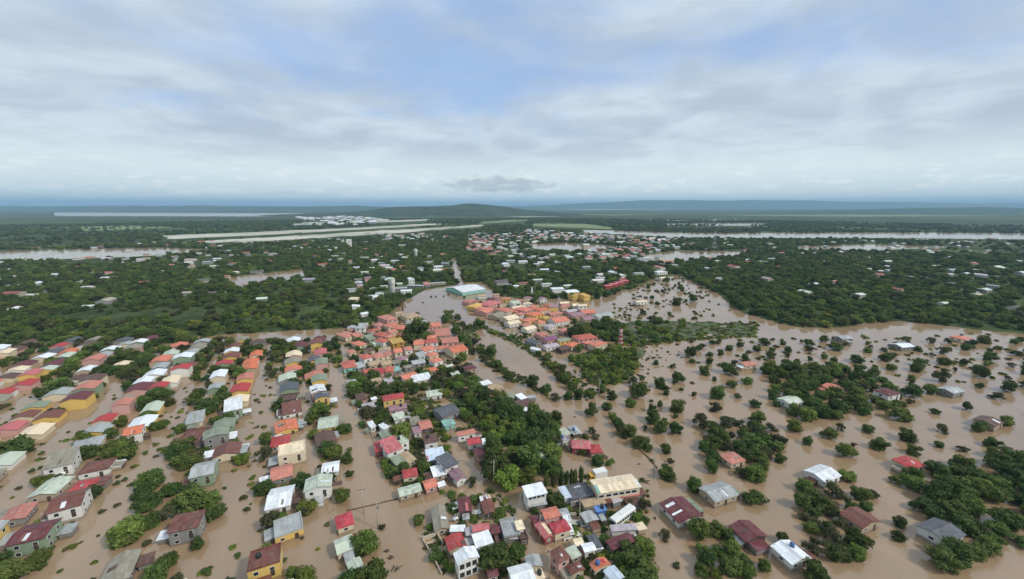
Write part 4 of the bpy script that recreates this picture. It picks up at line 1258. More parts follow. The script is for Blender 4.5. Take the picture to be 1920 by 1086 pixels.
for i in range(2):
    CROWNS['cone%d' % i] = ('broadleaf_tree', crown_mesh('crown', 500 + i, LEAF_DARK, 1.0, 1.2, 0.95, 20, 130, 0.085, 0.8, 0.75, (0.26, 0.42), 0.5), trunk_mesh('trunk', 80 + i, 1.2), 'pointed dark tree')
for i in range(3):
    CROWNS['shrub%d' % i] = ('shrub', crown_mesh('foliage', 600 + i, [LEAF_DRY, LEAF_BRIGHT, LEAF_DARK][i], 1.0, 0.55, 0.38, 11, 110, 0.11), None, 'low shrub')
CROWNS['column0'] = ('columnar_tree', crown_mesh('crown', 700, LEAF_DARK, 1.0, 4.2, 4.3, 30, 90, 0.22, 0.85, 0.95, (0.5, 0.75)), trunk_mesh('trunk', 90, 5.0, 0.12), 'slim columnar dark tree')


def palm_mesh():
    mb = MB(); g = random.Random(3)
    for i in range(13):
        th = i * 2 * math.pi / 13 + g.uniform(-.15, .15); el_ = g.uniform(.1, .9)
        pts = []
        for s in range(5):
            q = s / 4
            rr = q * 1.0; z = el_ * q * .8 - 1.1 * q * q * (.6 + .3 * el_)
            pts.append((math.cos(th) * rr, math.sin(th) * rr, z))
        for s in range(4):
            wv = .13 * math.sin(math.pi * (s + .6) / 4.6); wv2 = .13 * math.sin(math.pi * (s + 1.6) / 5.2)
            a = Vector((-math.sin(th), math.cos(th), 0))
            p0, p1 = Vector(pts[s]), Vector(pts[s + 1])
            dz_ = Vector((0, 0, -.05))
            mb.add([p0 - a * wv + dz_, p0, p1, p1 - a * wv2 + dz_], [(0, 1, 2, 3)])
            mb.add([p0, p0 + a * wv + dz_, p1 + a * wv2 + dz_, p1], [(0, 1, 2, 3)])
    me = mb.mesh('fronds', LEAF)
    at = me.attributes.new('shade', 'FLOAT', 'POINT'); at.data.foreach_set('value', np.random.default_rng(4).uniform(.3, .9, len(me.vertices)).astype(np.float32))
    return me


PALM = palm_mesh()
PALM_T = MB().tube([(0, 0, -1), (.1, .03, 2), (.25, .05, 5), (.3, .05, 7.4)], [.26, .19, .16, .14], 7).mesh('trunk', BARK, True)
NTREE = 0


def tree(x, y, r, kind, place='P', hs=None, label=None, rz=None, sq=None):
    """r = crown radius in metres"""
    global NTREE
    NTREE += 1
    if kind == 'palm':
        o = empty('palm_tree', (x, y, 0), random.uniform(0, 6.28), (r / 2.6,) * 3)
        link(bpy.data.objects.new('trunk', PALM_T), o)
        f = link(bpy.data.objects.new('fronds', PALM), o); f.location = (.3, .05, 7.3); f.scale = (2.6, 2.6, 2.6)
        word = 'palm'; cat = 'palm tree'
    else:
        nm, cm, tm, word = CROWNS[kind]
        s = hs or random.uniform(0.85, 1.15)
        sq_ = sq or random.uniform(0.72, 1.2)
        o = empty(nm, (x, y, 0), random.uniform(0, 6.28) if rz is None else rz, (r, r * sq_, r * s))
        link(bpy.data.objects.new('foliage' if nm == 'shrub' else 'crown', cm), o)
        if tm is not None:
            link(bpy.data.objects.new('trunk', tm), o)
        cat = 'shrub' if nm == 'shrub' else 'tree'
    if label:
        tag(o, label, cat)
    else:
        REG.append((o, word, place, cat, 'tree'))
    return o


def tpx(px, py, wpx, kind, place='P', label=None, hs=None, sq=None):
    """tree whose foot stands at the photo pixel, crown wpx photo pixels wide"""
    p = P(px, py)
    depth = p.y * CP + CAM_H * SP
    return tree(p.x, p.y, 0.56 * wpx * depth / FPX, kind, place, hs, label, None, sq)


def pick(kinds):
    k = random.choice(kinds)
    n = {'round': 5, 'dark': 3, 'lime': 2, 'olive': 2, 'cone': 2, 'shrub': 3, 'column': 1}.get(k)
    return k if n is None else k + str(random.randrange(n))


PLACED = []


def grove(poly, spacing, rmin, rmax, kinds, place, maxn=60, seed=0, pad=0.25, dmin=0.75, build=True):
    g = random.Random(seed)
    pts = [P(*q) for q in poly]
    wp = [(p.x, p.y) for p in pts]
    x0, x1 = min(p[0] for p in wp), max(p[0] for p in wp); y0, y1 = min(p[1] for p in wp), max(p[1] for p in wp)
    mine = []
    for _ in range(maxn * 40):
        if len(mine) >= maxn: break
        x, y = g.uniform(x0, x1), g.uniform(y0, y1)
        if not bool(inpoly([x], [y], wp)[0]): continue
        r = g.uniform(rmin, rmax)
        if any((x - a) ** 2 + (y - b2) ** 2 < (spacing * (r + c) * dmin) ** 2 for a, b2, c in mine): continue
        if not free(x, y, r, pad): continue
        mine.append((x, y, r))
    random.seed(seed + 500)
    for x, y, r in mine if build else ():
        tree(x, y, r, pick(kinds), place)
    PLACED.extend(mine)


# ---- trees one can single out
tpx(684, 1030, 54, 'round0', label='big round tree left of the wide street, above the pale house')
tpx(694, 1092, 62, 'round1', label='large tree at the lower left corner beside the pale gable')
tpx(664, 1098, 34, 'lime0', label='yellow-green tree at the bottom left corner')
tpx(716, 990, 13, 'shrub0', label='small brown shrub standing in the wide street beside a pole')
tpx(787, 978, 30, 'shrub2', label='dark shrub at the left side of the long shed')
tpx(806, 990, 16, 'shrub1', label='small shrub between the long shed and the garden wall')
tpx(818, 1046, 36, 'dark0', label='dense dark green tree inside the garden wall', hs=.6)
tpx(850, 958, 22, 'dark1', label='dark tree left of the maroon house with the pink strip', hs=.8)
tpx(870, 975, 22, 'olive0', label='olive tree in front of the maroon house with the pink strip', hs=.7)
tpx(888, 943, 20, 'dark2', label='dark tree behind the maroon house with the pink strip', hs=.8)
tpx(936, 968, 32, 'round2', label='leafy tree right of the rust brown house', hs=.8)
tpx(933, 1058, 62, 'dark1', label='very large dark tree right of the two-storey white house', hs=.85)
tpx(968, 1050, 40, 'round3', label='green tree right of the very large dark tree')
tpx(1041, 952, 36, 'dark2', label='dark tree between the tall white building and the dark hall', hs=.85)
tpx(1002, 962, 20, 'dark0', label='small dark tree at the foot of the tall white building', hs=.7)
tpx(984, 934, 14, 'shrub2', label='shrub at the left side of the tall white building')
tpx(1184, 1056, 52, 'dark0', label='largest dark tree of the grove at the bottom right', hs=.9)
tpx(1207, 1036, 38, 'round4', label='tree at the street side of the bottom right grove')
tpx(1158, 1058, 30, 'round0', label='tree between the orange-red roof and the bottom right grove')
tpx(1208, 1084, 44, 'dark1', label='dark tree at the bottom edge of the right grove')
tpx(1182, 1100, 40, 'dark2', label='tree cut by the bottom edge in the right grove')
tpx(1136, 1018, 26, 'dark2', label='dark shrubby tree between the slate and maroon roofs', hs=.6)
tpx(1108, 1046, 24, 'olive1', label='olive tree below the clean white gable', hs=.8)
tpx(1120, 1082, 22, 'round2', label='small tree in front of the orange-red roof', hs=.8)
tpx(1090, 1092, 20, 'round1', label='small tree at the bottom edge beside the patched rusty roof', hs=.8)
tpx(1245, 1008, 29, 'olive0', label='lone round olive shrub-tree in the flooded road at lower right', hs=.8)
tpx(1269, 1062, 16, 'shrub0', label='small shrub in the water at the lower right border')
tpx(1250, 895, 36, 'dark0', label='round dark tree in the water right of the cream hall', hs=.75)
tpx(1196, 974, 26, 'lime1', label='low yellow-green tree right of the bus', hs=.6)
tpx(1208, 952, 24, 'olive1', label='drooping olive tree at the right end of the cream hall')
tpx(1180, 946, 20, 'dark1', label='dark tree in front of the faded pink lean-to', hs=.7)
tpx(845, 930, 18, 'dark1', label='dark green hedge tree in front of the mauve-gabled house', hs=.7)
tpx(884, 908, 26, 'olive0', label='brownish olive tree right of the mauve-gabled house', hs=.8)
tpx(830, 924, 12, 'shrub1', label='shrub right of the white lean-to strip')
tpx(736, 892, 28, 'lime0', label='yellow-green tree left of the bright red hipped house')
tpx(722, 874, 22, 'lime1', label='yellow-green tree below the red annex')
tpx(796, 882, 28, 'dark2', label='dark tree left of the white square roof', hs=.85)
tpx(753, 822, 42, 'round1', label='large bushy tree in the block, above the rose pink roof', hs=.9)
tpx(777, 836, 22, 'dark0', label='dark tree between rose pink roof and curved-front house', hs=.8)
tpx(795, 790, 20, 'dark2', label='round dark tree in the second street', hs=.85)
tpx(690, 782, 34, 'olive1', label='brownish olive tree beside the wide street, left', hs=.8)
tpx(678, 800, 20, 'shrub2', label='dark shrub at the edge of the wide street')
tpx(712, 776, 26, 'olive0', label='olive tree below the brown hipped roof', hs=.8)
tpx(722, 785, 18, 'dark0', label='dark tree left of the mauve porch', hs=.8)
tpx(655, 846, 14, 'shrub2', label='dark shrub in the wide street at the left border')
tpx(652, 868, 14, 'shrub0', label='lower shrub in the wide street at the left border')
for i, x in enumerate([1024, 1037.5, 1052, 1062, 1071, 1078, 1089]):
    p = P(x, 912 - i * 1.2)
    t_o = tree(p.x, p.y, 0.62, 'column0', label=f'{["first", "second", "third", "fourth", "fifth", "sixth", "seventh"][i]} from left of the slim columnar trees behind the dark hall', hs=1.0 + (0.12 if i == 6 else 0) - 0.06 * (i % 2))
    t_o['group'] = 'row of slim columnar trees'
# lone trees standing in the flooded field right of the canal (foot column, foot row, width, kind)
RF = 'in the flooded field right of canal'
for (x, y, wd, k) in [(1108, 779, 25, 'cone0'), (1139, 768, 20, 'dark1'), (1181, 762, 24, 'round0'), (1158, 800, 22, 'dark2'), (1164, 818, 30, 'olive0'), (1181, 816, 28, 'dark0'),
                      (1150, 786, 18, 'round1'), (1201, 838, 34, 'round2'), (1223, 790, 28, 'dark1'), (1236, 812, 28, 'dark2'), (1248, 848, 22, 'round3'), (1237, 762, 11, 'cone1'),
                      (1268, 772, 32, 'dark0'), (1268, 812, 28, 'dark1'), (1195, 745, 34, 'dark2'), (1187, 722, 22, 'olive1'), (1238, 726, 24, 'dark0'), (1250, 732, 16, 'olive0'),
                      (1065, 748, 20, 'round4'), (1042, 751, 20, 'olive1'), (1000, 724, 28, 'dark1'), (1024, 738, 20, 'dark2'), (1085, 748, 22, 'dark0'), (1110, 745, 22, 'round1'),
                      (1128, 735, 20, 'round0'), (1146, 748, 22, 'dark1'), (1270, 715, 22, 'dark2'), (1262, 690, 14, 'olive0'), (1230, 683, 12, 'dark0'), (1222, 865, 9, 'shrub0'), (1258, 868, 12, 'olive1'),
                      (1110, 812, 16, 'olive1'), (1098, 822, 18, 'shrub2'), (1118, 822, 16, 'shrub0'), (1120, 872, 26, 'dark0'), (1143, 872, 16, 'lime0'), (1092, 852, 18, 'dark2'), (1148, 866, 10, 'shrub1')]:
    tpx(x, y, wd, k, RF)
for (x, y, wd, k) in [(1268, 572, 20, 'dark0'), (1243, 550, 12, 'olive0'), (1232, 572, 10, 'dark1'), (1222, 561, 9, 'dark2'), (1276, 545, 14, 'dark1'), (1256, 592, 12, 'round1'), (1205, 588, 10, 'olive1'), (1250, 530, 12, 'dark2'), (1215, 540, 10, 'dark0'), (1300, 565, 18, 'dark2')]:
    tpx(x, y, wd, k, 'in the flooded field near the far shore')
for (x, y, wd, k) in [(1090, 562, 16, 'round2'), (1104, 564, 14, 'lime0'), (1072, 561, 14, 'dark1'), (1058, 560, 16, 'dark2'), (1120, 560, 18, 'dark0'), (1136, 556, 18, 'round0'), (1150, 552, 16, 'dark1'), (1040, 560, 14, 'round1'), (1022, 562, 14, 'dark0')]:
    tpx(x, y, wd, k, 'along the shore before the yellow blocks')
# canal bank trees
CB = 'on the near bank of the canal'
for (x, y, wd, k) in [(834, 605, 18, 'round0'), (842, 596, 22, 'dark0'), (858, 600, 14, 'dark1'), (868, 612, 14, 'olive0'), (880, 618, 14, 'dark2'), (898, 616, 26, 'dark0'), (856, 628, 20, 'dark1'), (868, 640, 22, 'round1'),
                      (878, 650, 20, 'dark2'), (890, 645, 16, 'olive1'), (884, 664, 22, 'olive0'), (900, 660, 18, 'round4'), (921, 668, 26, 'dark0'), (908, 678, 18, 'olive1'), (934, 690, 20, 'dark1'), (955, 712, 24, 'dark2'),
                      (945, 698, 16, 'round2'), (868, 674, 22, 'round0'), (964, 716, 16, 'shrub1')]:
    tpx(x, y, wd, k, CB)
CF = 'on the far bank of the canal'
for (x, y, wd, k) in [(927, 625, 18, 'shrub1'), (941, 629, 14, 'shrub2'), (961, 637, 16, 'dark0'), (978, 618, 12, 'olive0'), (990, 653, 12, 'shrub1'), (1010, 667, 14, 'round1'), (1026, 674, 18, 'dark1'), (1038, 690, 24, 'round2'),
                      (1052, 700, 22, 'dark0'), (1048, 712, 22, 'olive1'), (1062, 716, 24, 'round3'), (1072, 730, 20, 'dark2'), (1018, 684, 12, 'shrub2'), (1080, 720, 18, 'lime1')]:
    tpx(x, y, wd, k, CF)

# ---- groves
GB = 'in the big grove beside the canal'
grove([(905, 775), (950, 765), (1000, 800), (1052, 860), (1058, 890), (1000, 905), (940, 908), (918, 890), (928, 845)], 1.0, 3.6, 6.2, ['round', 'dark', 'lime', 'round', 'cone', 'olive'], GB, 30, 1, 0.15, .62)
grove([(1000, 792), (1045, 790), (1050, 830), (1020, 850), (1000, 820)], 1.0, 3.2, 5.2, ['dark', 'round', 'cone'], GB, 10, 2, 0.2, .62)
GC = 'among the houses above the second street'
grove([(800, 700), (868, 692), (900, 725), (955, 752), (965, 772), (930, 790), (880, 775), (862, 752), (800, 742), (775, 724)], 1.0, 2.8, 5.0, ['round', 'dark', 'lime', 'olive', 'round'], GC, 34, 3, 0.3, .68)
grove([(862, 760), (900, 770), (920, 800), (925, 820), (895, 800), (868, 785)], 1.0, 2.4, 4.2, ['round', 'lime', 'dark'], GC, 10, 4, 0.3, .7)
grove([(652, 706), (700, 712), (770, 722), (790, 742), (760, 738), (700, 742), (652, 740)], 1.0, 2.6, 4.4, ['dark', 'round', 'dark'], 'below the estate left of the canal', 20, 5, 0.25, .7)
grove([(660, 745), (720, 760), (735, 800), (705, 815), (680, 790)], 1.0, 1.8, 3.0, ['olive', 'round', 'shrub', 'dark'], 'between wide street and yellow-walled house', 10, 6, 0.35, .8)
grove([(700, 850), (730, 855), (800, 870), (830, 900), (800, 925), (740, 905)], 1.0, 1.5, 2.6, ['dark', 'shrub', 'round', 'olive'], 'in the gardens of the left block', 14, 7, 0.35, .8)
GE = 'in the estate left of the canal'
grove([(652, 600), (780, 590), (850, 640), (880, 690), (800, 700), (652, 700)], 1.15, 2.0, 4.0, ['dark', 'round', 'shrub', 'olive'], GE, 40, 8, 0.5, .9)
tpx(784, 636, 46, 'dark0', GE); tpx(770, 628, 22, 'dark1', GE); tpx(800, 640, 22, 'dark2', GE)
grove([(1062, 634), (1080, 622), (1140, 610), (1168, 620), (1162, 644), (1120, 636), (1090, 630)], 1.0, 4.0, 6.6, ['dark', 'dark', 'round'], 'in the dark grove behind the far estate', 16, 9, 0.3, .62)
grove([(1060, 668), (1120, 648), (1190, 655), (1192, 700), (1150, 728), (1100, 712)], 1.0, 2.2, 4.4, ['lime', 'lime', 'round', 'lime'], 'in the green thicket right of the canal', 34, 10, 0.4, .66)
grove([(1140, 622), (1185, 604), (1280, 604), (1280, 638), (1200, 650), (1150, 645)], 1.0, 2.4, 4.4, ['round', 'lime', 'olive', 'lime'], 'on the scrub strip between flooded fields', 26, 11, 0.4, .72)
grove([(1180, 700), (1240, 690), (1280, 730), (1280, 860), (1215, 850), (1180, 770)], 2.2, 1.3, 2.4, ['shrub', 'olive', 'dark'], RF, 12, 12, 0.4, 1.0)
grove([(870, 560), (1010, 568), (1120, 590), (1120, 650), (1010, 660), (930, 610)], 1.3, 1.8, 3.2, ['dark', 'round', 'shrub', 'palm'], 'in the estate across the canal', 26, 13, 0.5, .9)

# garden trees and trees of the neighbouring ground outside the photograph's strip
def side_grove(poly, spacing, rmin, rmax, kinds, maxn, seed, pad=.4, dmin=.66):
    before = len(PLACED)
    grove(poly, spacing, rmin, rmax, kinds, '', maxn, seed, pad, dmin, build=False)
    g = random.Random(seed)
    SIDE.extend((x, y, r, g.choice(kinds)) for x, y, r in PLACED[before:])


side_grove([(1290, 640), (1920, 640), (2050, 1100), (1300, 1100)], 1.5, 1.8, 4.6, ['dark', 'round', 'olive', 'dark'], 190, 21, .5, 1.05)
side_grove([(1420, 690), (1640, 700), (1700, 760), (1500, 800)], 1.0, 2.6, 5.0, ['dark', 'round'], 60, 22)
side_grove([(1700, 900), (1920, 860), (1990, 980), (1760, 1080)], 1.0, 2.6, 5.0, ['dark', 'round'], 34, 23)
side_grove([(1330, 800), (1440, 790), (1470, 850), (1400, 900), (1330, 860)], 1.0, 2.2, 4.2, ['dark', 'round', 'olive'], 26, 24)
side_grove([(1290, 1000), (1360, 1000), (1420, 1086), (1310, 1086)], 1.0, 2.0, 4.0, ['dark', 'round', 'lime'], 16, 25)
side_grove([(1500, 930), (1640, 930), (1600, 1060), (1520, 1040)], 1.1, 2.0, 4.0, ['dark', 'round', 'olive'], 18, 26)
side_grove([(0, 640), (640, 640), (640, 700), (300, 720), (-100, 700)], 1.2, 2.2, 4.4, ['dark', 'round', 'olive'], 120, 27)

# shrubs that poke out of the flood by the hundred: small ones are one mass
def scatter_mass(name, label, regions, mesh_kinds, seed):
    """one object: many small bushes, grown as instances on points"""
    g = np.random.default_rng(seed)
    pts = []; sc = []; kd = []; rt = []
    for poly, n, r0, r1, kinds, hz in regions:
        wp = [(P(*q).x, P(*q).y) for q in poly]
        xs = [p[0] for p in wp]; ys = [p[1] for p in wp]
        got = 0
        while got < n:
            x = g.uniform(min(xs), max(xs), 4000); y = g.uniform(min(ys), max(ys), 4000)
            ok = inpoly(x, y, wp)
            for xx, yy in zip(x[ok], y[ok]):
                if got >= n: break
                if not free(xx, yy, 0.5, .2): continue
                pts.append((xx, yy, -0.1)); r = g.uniform(r0, r1)
                sc.append((r * g.uniform(.8, 1.2), r, r * g.uniform(*hz))); kd.append(g.choice(kinds)); rt.append(g.uniform(0, 6.28)); got += 1
    return instance_mass(name, label, pts, sc, kd, rt, mesh_kinds)


def instance_mass(name, label, pts, sc, kd, rt, sources):
    me = bpy.data.meshes.new(name)
    me.from_pydata([tuple(map(float, p)) for p in pts], [], [])
    a = me.attributes.new('size', 'FLOAT_VECTOR', 'POINT'); a.data.foreach_set('vector', np.array(sc, np.float32).ravel())
    a = me.attributes.new('pick', 'INT', 'POINT'); a.data.foreach_set('value', np.array(kd, np.int32))
    a = me.attributes.new('turn', 'FLOAT', 'POINT'); a.data.foreach_set('value', np.array(rt, np.float32))
    o = link(bpy.data.objects.new(name, me))
    ng = bpy.data.node_groups.new(name, 'GeometryNodeTree')
    ng.interface.new_socket('Geometry', in_out='INPUT', socket_type='NodeSocketGeometry')
    ng.interface.new_socket('Geometry', in_out='OUTPUT', socket_type='NodeSocketGeometry')
    N = ng.nodes; Lk = ng.links
    gi = N.new('NodeGroupInput'); go = N.new('NodeGroupOutput')
    ip = N.new('GeometryNodeInstanceOnPoints')
    jn = N.new('GeometryNodeJoinGeometry')
    for s in reversed(sources):
        oi = N.new('GeometryNodeObjectInfo'); oi.inputs['Object'].default_value = s; oi.inputs['As Instance'].default_value = True
        oi.transform_space = 'ORIGINAL'
        Lk.new(oi.outputs['Geometry'], jn.inputs[0])
    def attr(nm, typ):
        n_ = N.new('GeometryNodeInputNamedAttribute'); n_.data_type = typ; n_.inputs['Name'].default_value = nm
        return n_.outputs[0]
    Lk.new(gi.outputs[0], ip.inputs['Points']); Lk.new(jn.outputs[0], ip.inputs['Instance'])
    ip.inputs['Pick Instance'].default_value = True
    Lk.new(attr('pick', 'INT'), ip.inputs['Instance Index'])
    cx = N.new('ShaderNodeCombineXYZ'); Lk.new(attr('turn', 'FLOAT'), cx.inputs[2])
    rr = N.new('FunctionNodeEulerToRotation'); Lk.new(cx.outputs[0], rr.inputs[0])
    Lk.new(rr.outputs[0], ip.inputs['Rotation'])
    Lk.new(attr('size', 'FLOAT_VECTOR'), ip.inputs['Scale'])
    Lk.new(ip.outputs[0], go.inputs[0])
    md = o.modifiers.new('scatter', 'NODES'); md.node_group = ng
    tag(o, label, kind='stuff')
    return o


def src(kind):
    cm = CROWNS[kind][1]
    for o in COL.objects:
        if o.type == 'MESH' and o.data == cm:
            return o
    raise KeyError(kind)


KI = {'round': [0, 1, 2], 'dark': [3, 4, 5], 'olive': [6, 7], 'lime': [8]}
g = random.Random(8)
side_ok = [t_ for t_ in SIDE if free(t_[0], t_[1], t_[2], .35)]
instance_mass('garden_trees', 'many garden and field trees in the flooded ground either side', [(x, y, 0) for x, y, r, k in side_ok],
              [(r, r * g.uniform(.65, 1.3), r * g.uniform(.7, 1.15)) for x, y, r, k in side_ok], [g.choice(KI[k]) for x, y, r, k in side_ok], [g.uniform(0, 6.28) for _ in side_ok],
              [src(k) for k in ('round0', 'round1', 'round3', 'dark0', 'dark1', 'dark2', 'olive0', 'olive1', 'lime0')])
SH = [src('shrub0'), src('shrub1'), src('shrub2')]
scatter_mass('flooded_scrub', 'low scrub standing out of the flood right of the canal', [
    ([(1075, 672), (1120, 652), (1188, 656), (1190, 700), (1150, 725), (1105, 718)], 620, .8, 2.1, [1, 1, 0], (.7, 1.2)),
    ([(1055, 700), (1100, 690), (1150, 740), (1100, 752)], 90, .5, 1.5, [0, 1, 2], (.7, 1.2)),
    ([(1140, 622), (1185, 606), (1420, 604), (1420, 632), (1280, 640), (1200, 652), (1150, 646)], 620, .8, 2.0, [0, 1, 1], (.7, 1.2)),
    ([(1180, 640), (1280, 636), (1280, 720), (1200, 740)], 70, .5, 1.4, [0, 2], (.6, 1.0)),
    ([(1200, 522), (1290, 518), (1390, 590), (1290, 602), (1170, 590)], 150, .9, 2.6, [2, 2, 0], (.6, 1.0)),
    ([(1290, 640), (1920, 620), (1920, 720), (1290, 740)], 130, .7, 2.2, [0, 2, 1], (.6, 1.0)),
    ([(1150, 570), (1215, 575), (1200, 602), (1140, 600)], 60, .8, 1.8, [0, 1], (.6, 1.0)),
], SH, 31)
scatter_mass('bank_scrub', 'shrubs and reeds along both canal banks and in the gardens', [
    ([(835, 600), (860, 602), (888, 618), (908, 648), (933, 681), (955, 695), (984, 708), (1010, 728), (1036, 748), (985, 722), (945, 708), (915, 688), (890, 655), (865, 630)], 300, .6, 1.6, [0, 1, 2], (.8, 1.3)),
    ([(897, 604), (931, 622), (962, 633), (989, 650), (1012, 664), (1036, 680), (1052, 706), (1095, 738), (1085, 744), (1045, 712), (1028, 686), (1005, 671), (982, 657), (955, 640), (925, 628), (893, 610)], 230, .6, 1.5, [0, 1, 2], (.8, 1.3)),
    ([(690, 740), (800, 740), (840, 800), (830, 915), (745, 905), (700, 800)], 300, .6, 1.6, [0, 1, 2], (.7, 1.1)),
    ([(800, 700), (960, 740), (1010, 800), (920, 820), (860, 790), (800, 745)], 170, .6, 1.5, [0, 1, 2], (.7, 1.1)),
    ([(652, 600), (790, 595), (880, 690), (800, 705), (652, 705)], 380, .7, 1.8, [0, 1, 2], (.7, 1.1)),
    ([(1015, 1080), (1100, 1030), (1220, 1010), (1220, 1086)], 120, .5, 1.2, [1, 2], (.7, 1.1)),
    ([(-100, 640), (640, 640), (640, 930), (600, 1120), (-100, 1120)], 420, .5, 1.4, [0, 1, 2], (.7, 1.1)),
    ([(1040, 890), (1215, 900), (1215, 1000), (1000, 1000)], 110, .4, 1.1, [0, 1, 2], (.7, 1.1)),
    ([(890, 565), (1010, 568), (1120, 590), (1130, 650), (1010, 660), (930, 610)], 260, .7, 1.7, [0, 1, 2], (.7, 1.1)),
    ([(690, 745), (800, 745), (838, 800), (845, 915), (745, 915), (700, 800)], 110, 1.2, 2.3, [1, 2, 2, 0], (.8, 1.3)),
    ([(845, 930), (940, 920), (985, 1000), (1000, 1086), (840, 1086), (800, 1000)], 46, .9, 1.7, [1, 2, 2], (.8, 1.3)),
    ([(1030, 930), (1215, 930), (1215, 1086), (1060, 1086), (1000, 1000)], 60, .9, 1.7, [1, 2, 2], (.8, 1.3)),
    ([(855, 800), (935, 800), (950, 870), (905, 880)], 80, .8, 1.9, [0, 1, 2], (.7, 1.1)),
    ([(780, 1000), (900, 960), (1000, 1000), (960, 1086), (830, 1086)], 110, .4, 1.1, [1, 2, 0], (.7, 1.1)),
], SH, 32)

# ------------------------------------------------------------------ the town under the trees (300 m to 3 km)
TOWN_HOLES = []    # footprints kept clear of canopy
r3 = random.Random(21)


def town_house(px, py, L, W, he, kind, rc, wc, rz, label=None, place=None, cat='house', name='house'):
    c2 = P(px, py)
    if cat == 'house':
        L, W, he = L * .72, W * .76, he * .72
    o = make_house(name, c2.x, c2.y, rz, L, W, he, kind, rc, wc, 12, 1, None, False)
    o['group'] = 'houses of the town under the trees'
    if label: tag(o, label, cat)
    else: REG.append((o, f'{COLWORD[rc]} {ROOFWORD[kind]} roof', place, cat, 'house'))
    TOWN_HOLES.append((c2.x, c2.y, max(L, W) * 0.75))
    return o


TL = 'in the town left of the pond'
TR = 'in the wooded town right of warehouse'
for (px, py, L, W, he, k, rc, wc) in [
    (660, 548, 14, 10, 5, 'gx', 'tin', 'white'), (676, 540, 12, 9, 4, 'gx', 'lilac', 'pink'), (690, 528, 14, 10, 7, 'h', 'mauve', 'pink'), (664, 566, 12, 9, 4, 's', 'cream', 'beige'), (700, 548, 12, 9, 5, 'gx', 'tin', 'grey'),
    (672, 528, 12, 9, 4, 'gx', 'taupe', 'grey'), (712, 556, 16, 11, 4, 'gx', 'palegreen', 'white'), (700, 562, 12, 10, 4, 's', 'white', 'white'), (720, 541, 12, 9, 4, 'gx', 'tin', 'white'), (752, 546, 18, 12, 5, 'gx', 'tin', 'grey'),
    (762, 551, 16, 11, 5, 'gx', 'white', 'white'), (780, 540, 26, 9, 4, 'gx', 'tin', 'grey'), (800, 537, 26, 9, 4, 'gx', 'salmon', 'grey'), (772, 534, 9, 9, 9, 'f', 'white', 'white'), (820, 535, 26, 9, 4, 'gx', 'tin', 'beige'),
    (684, 515, 14, 10, 5, 'gx', 'palegreen', 'white'), (735, 510, 16, 11, 5, 'gx', 'coral', 'cream'), (752, 504, 16, 11, 5, 'gx', 'coral', 'cream'), (761, 513, 18, 12, 5, 'h', 'salmon', 'cream'), (790, 508, 18, 12, 5, 'gx', 'tin', 'white'),
    (668, 580, 10, 9, 4, 's', 'white', 'white'), (822, 505, 18, 12, 6, 'gx', 'white', 'white'), (835, 498, 16, 11, 5, 'gx', 'tin', 'grey')]:
    town_house(px, py, L, W, he, k, rc, wc, r3.choice([.3, .35, -.1, 1.9]), place=TL)
for (px, py, L, W, he, k, rc, wc) in [
    (948, 500, 22, 13, 6, 'gx', 'white', 'white'), (980, 495, 20, 12, 6, 'gx', 'white', 'white'), (1018, 489, 22, 13, 6, 'gx', 'tin', 'white'), (1020, 510, 18, 11, 5, 'gx', 'white', 'grey'), (996, 520, 14, 10, 5, 'gx', 'tan', 'beige'),
    (1008, 530, 18, 11, 5, 'gx', 'palegreen', 'grey'), (1024, 538, 16, 10, 5, 'gx', 'palegreen', 'white'), (966, 542, 10, 9, 5, 'gx', 'white', 'white'), (1046, 515, 12, 10, 5, 's', 'white', 'white'), (1098, 505, 18, 11, 5, 'gx', 'tin', 'grey'),
    (1125, 526, 16, 11, 5, 'gx', 'tin', 'beige'), (1148, 516, 16, 11, 6, 'gx', 'white', 'white'), (1166, 522, 14, 10, 6, 'gx', 'white', 'white'), (1196, 517, 20, 11, 5, 'gx', 'tin', 'white'), (1238, 516, 22, 11, 6, 'f', 'white', 'white'),
    (1244, 526, 18, 10, 5, 'gx', 'cream', 'white'), (1236, 506, 24, 12, 6, 'gx', 'salmon', 'cream'), (1250, 494, 30, 12, 5, 'gx', 'coral', 'cream'), (1262, 502, 18, 12, 6, 'h', 'tin', 'beige'), (1200, 571, 16, 10, 4, 'gx', 'cream', 'white')]:
    town_house(px, py, L, W, he, k, rc, wc, r3.choice([.25, .3, -.1, 1.85]), place=TR)

# the smaller houses farther off, too many and too small to single out
FARH, t, b, o = new_mat('far_house_paint')
at = t.n('ShaderNodeAttribute'); at.attribute_name = 'tint'
t.put(b.inputs['Base Color'], at.outputs['Color']); b.inputs['Roughness'].default_value = 0.6
g = np.random.default_rng(5)
V = []; F = []; T = []
far_pal = [lin(225, 228, 225, .85)] * 9 + [lin(170, 176, 172, .8)] * 7 + [lin(200, 180, 160, .8)] * 3 + [lin(176, 96, 80, .8)] * 4 + [lin(205, 130, 110, .8)] * 2 + [lin(110, 104, 98, .8)] * 3
wall_pal = [lin(220, 215, 205, .8), lin(190, 180, 160, .8), lin(160, 160, 155, .8)]
HOUSE_PTS = []


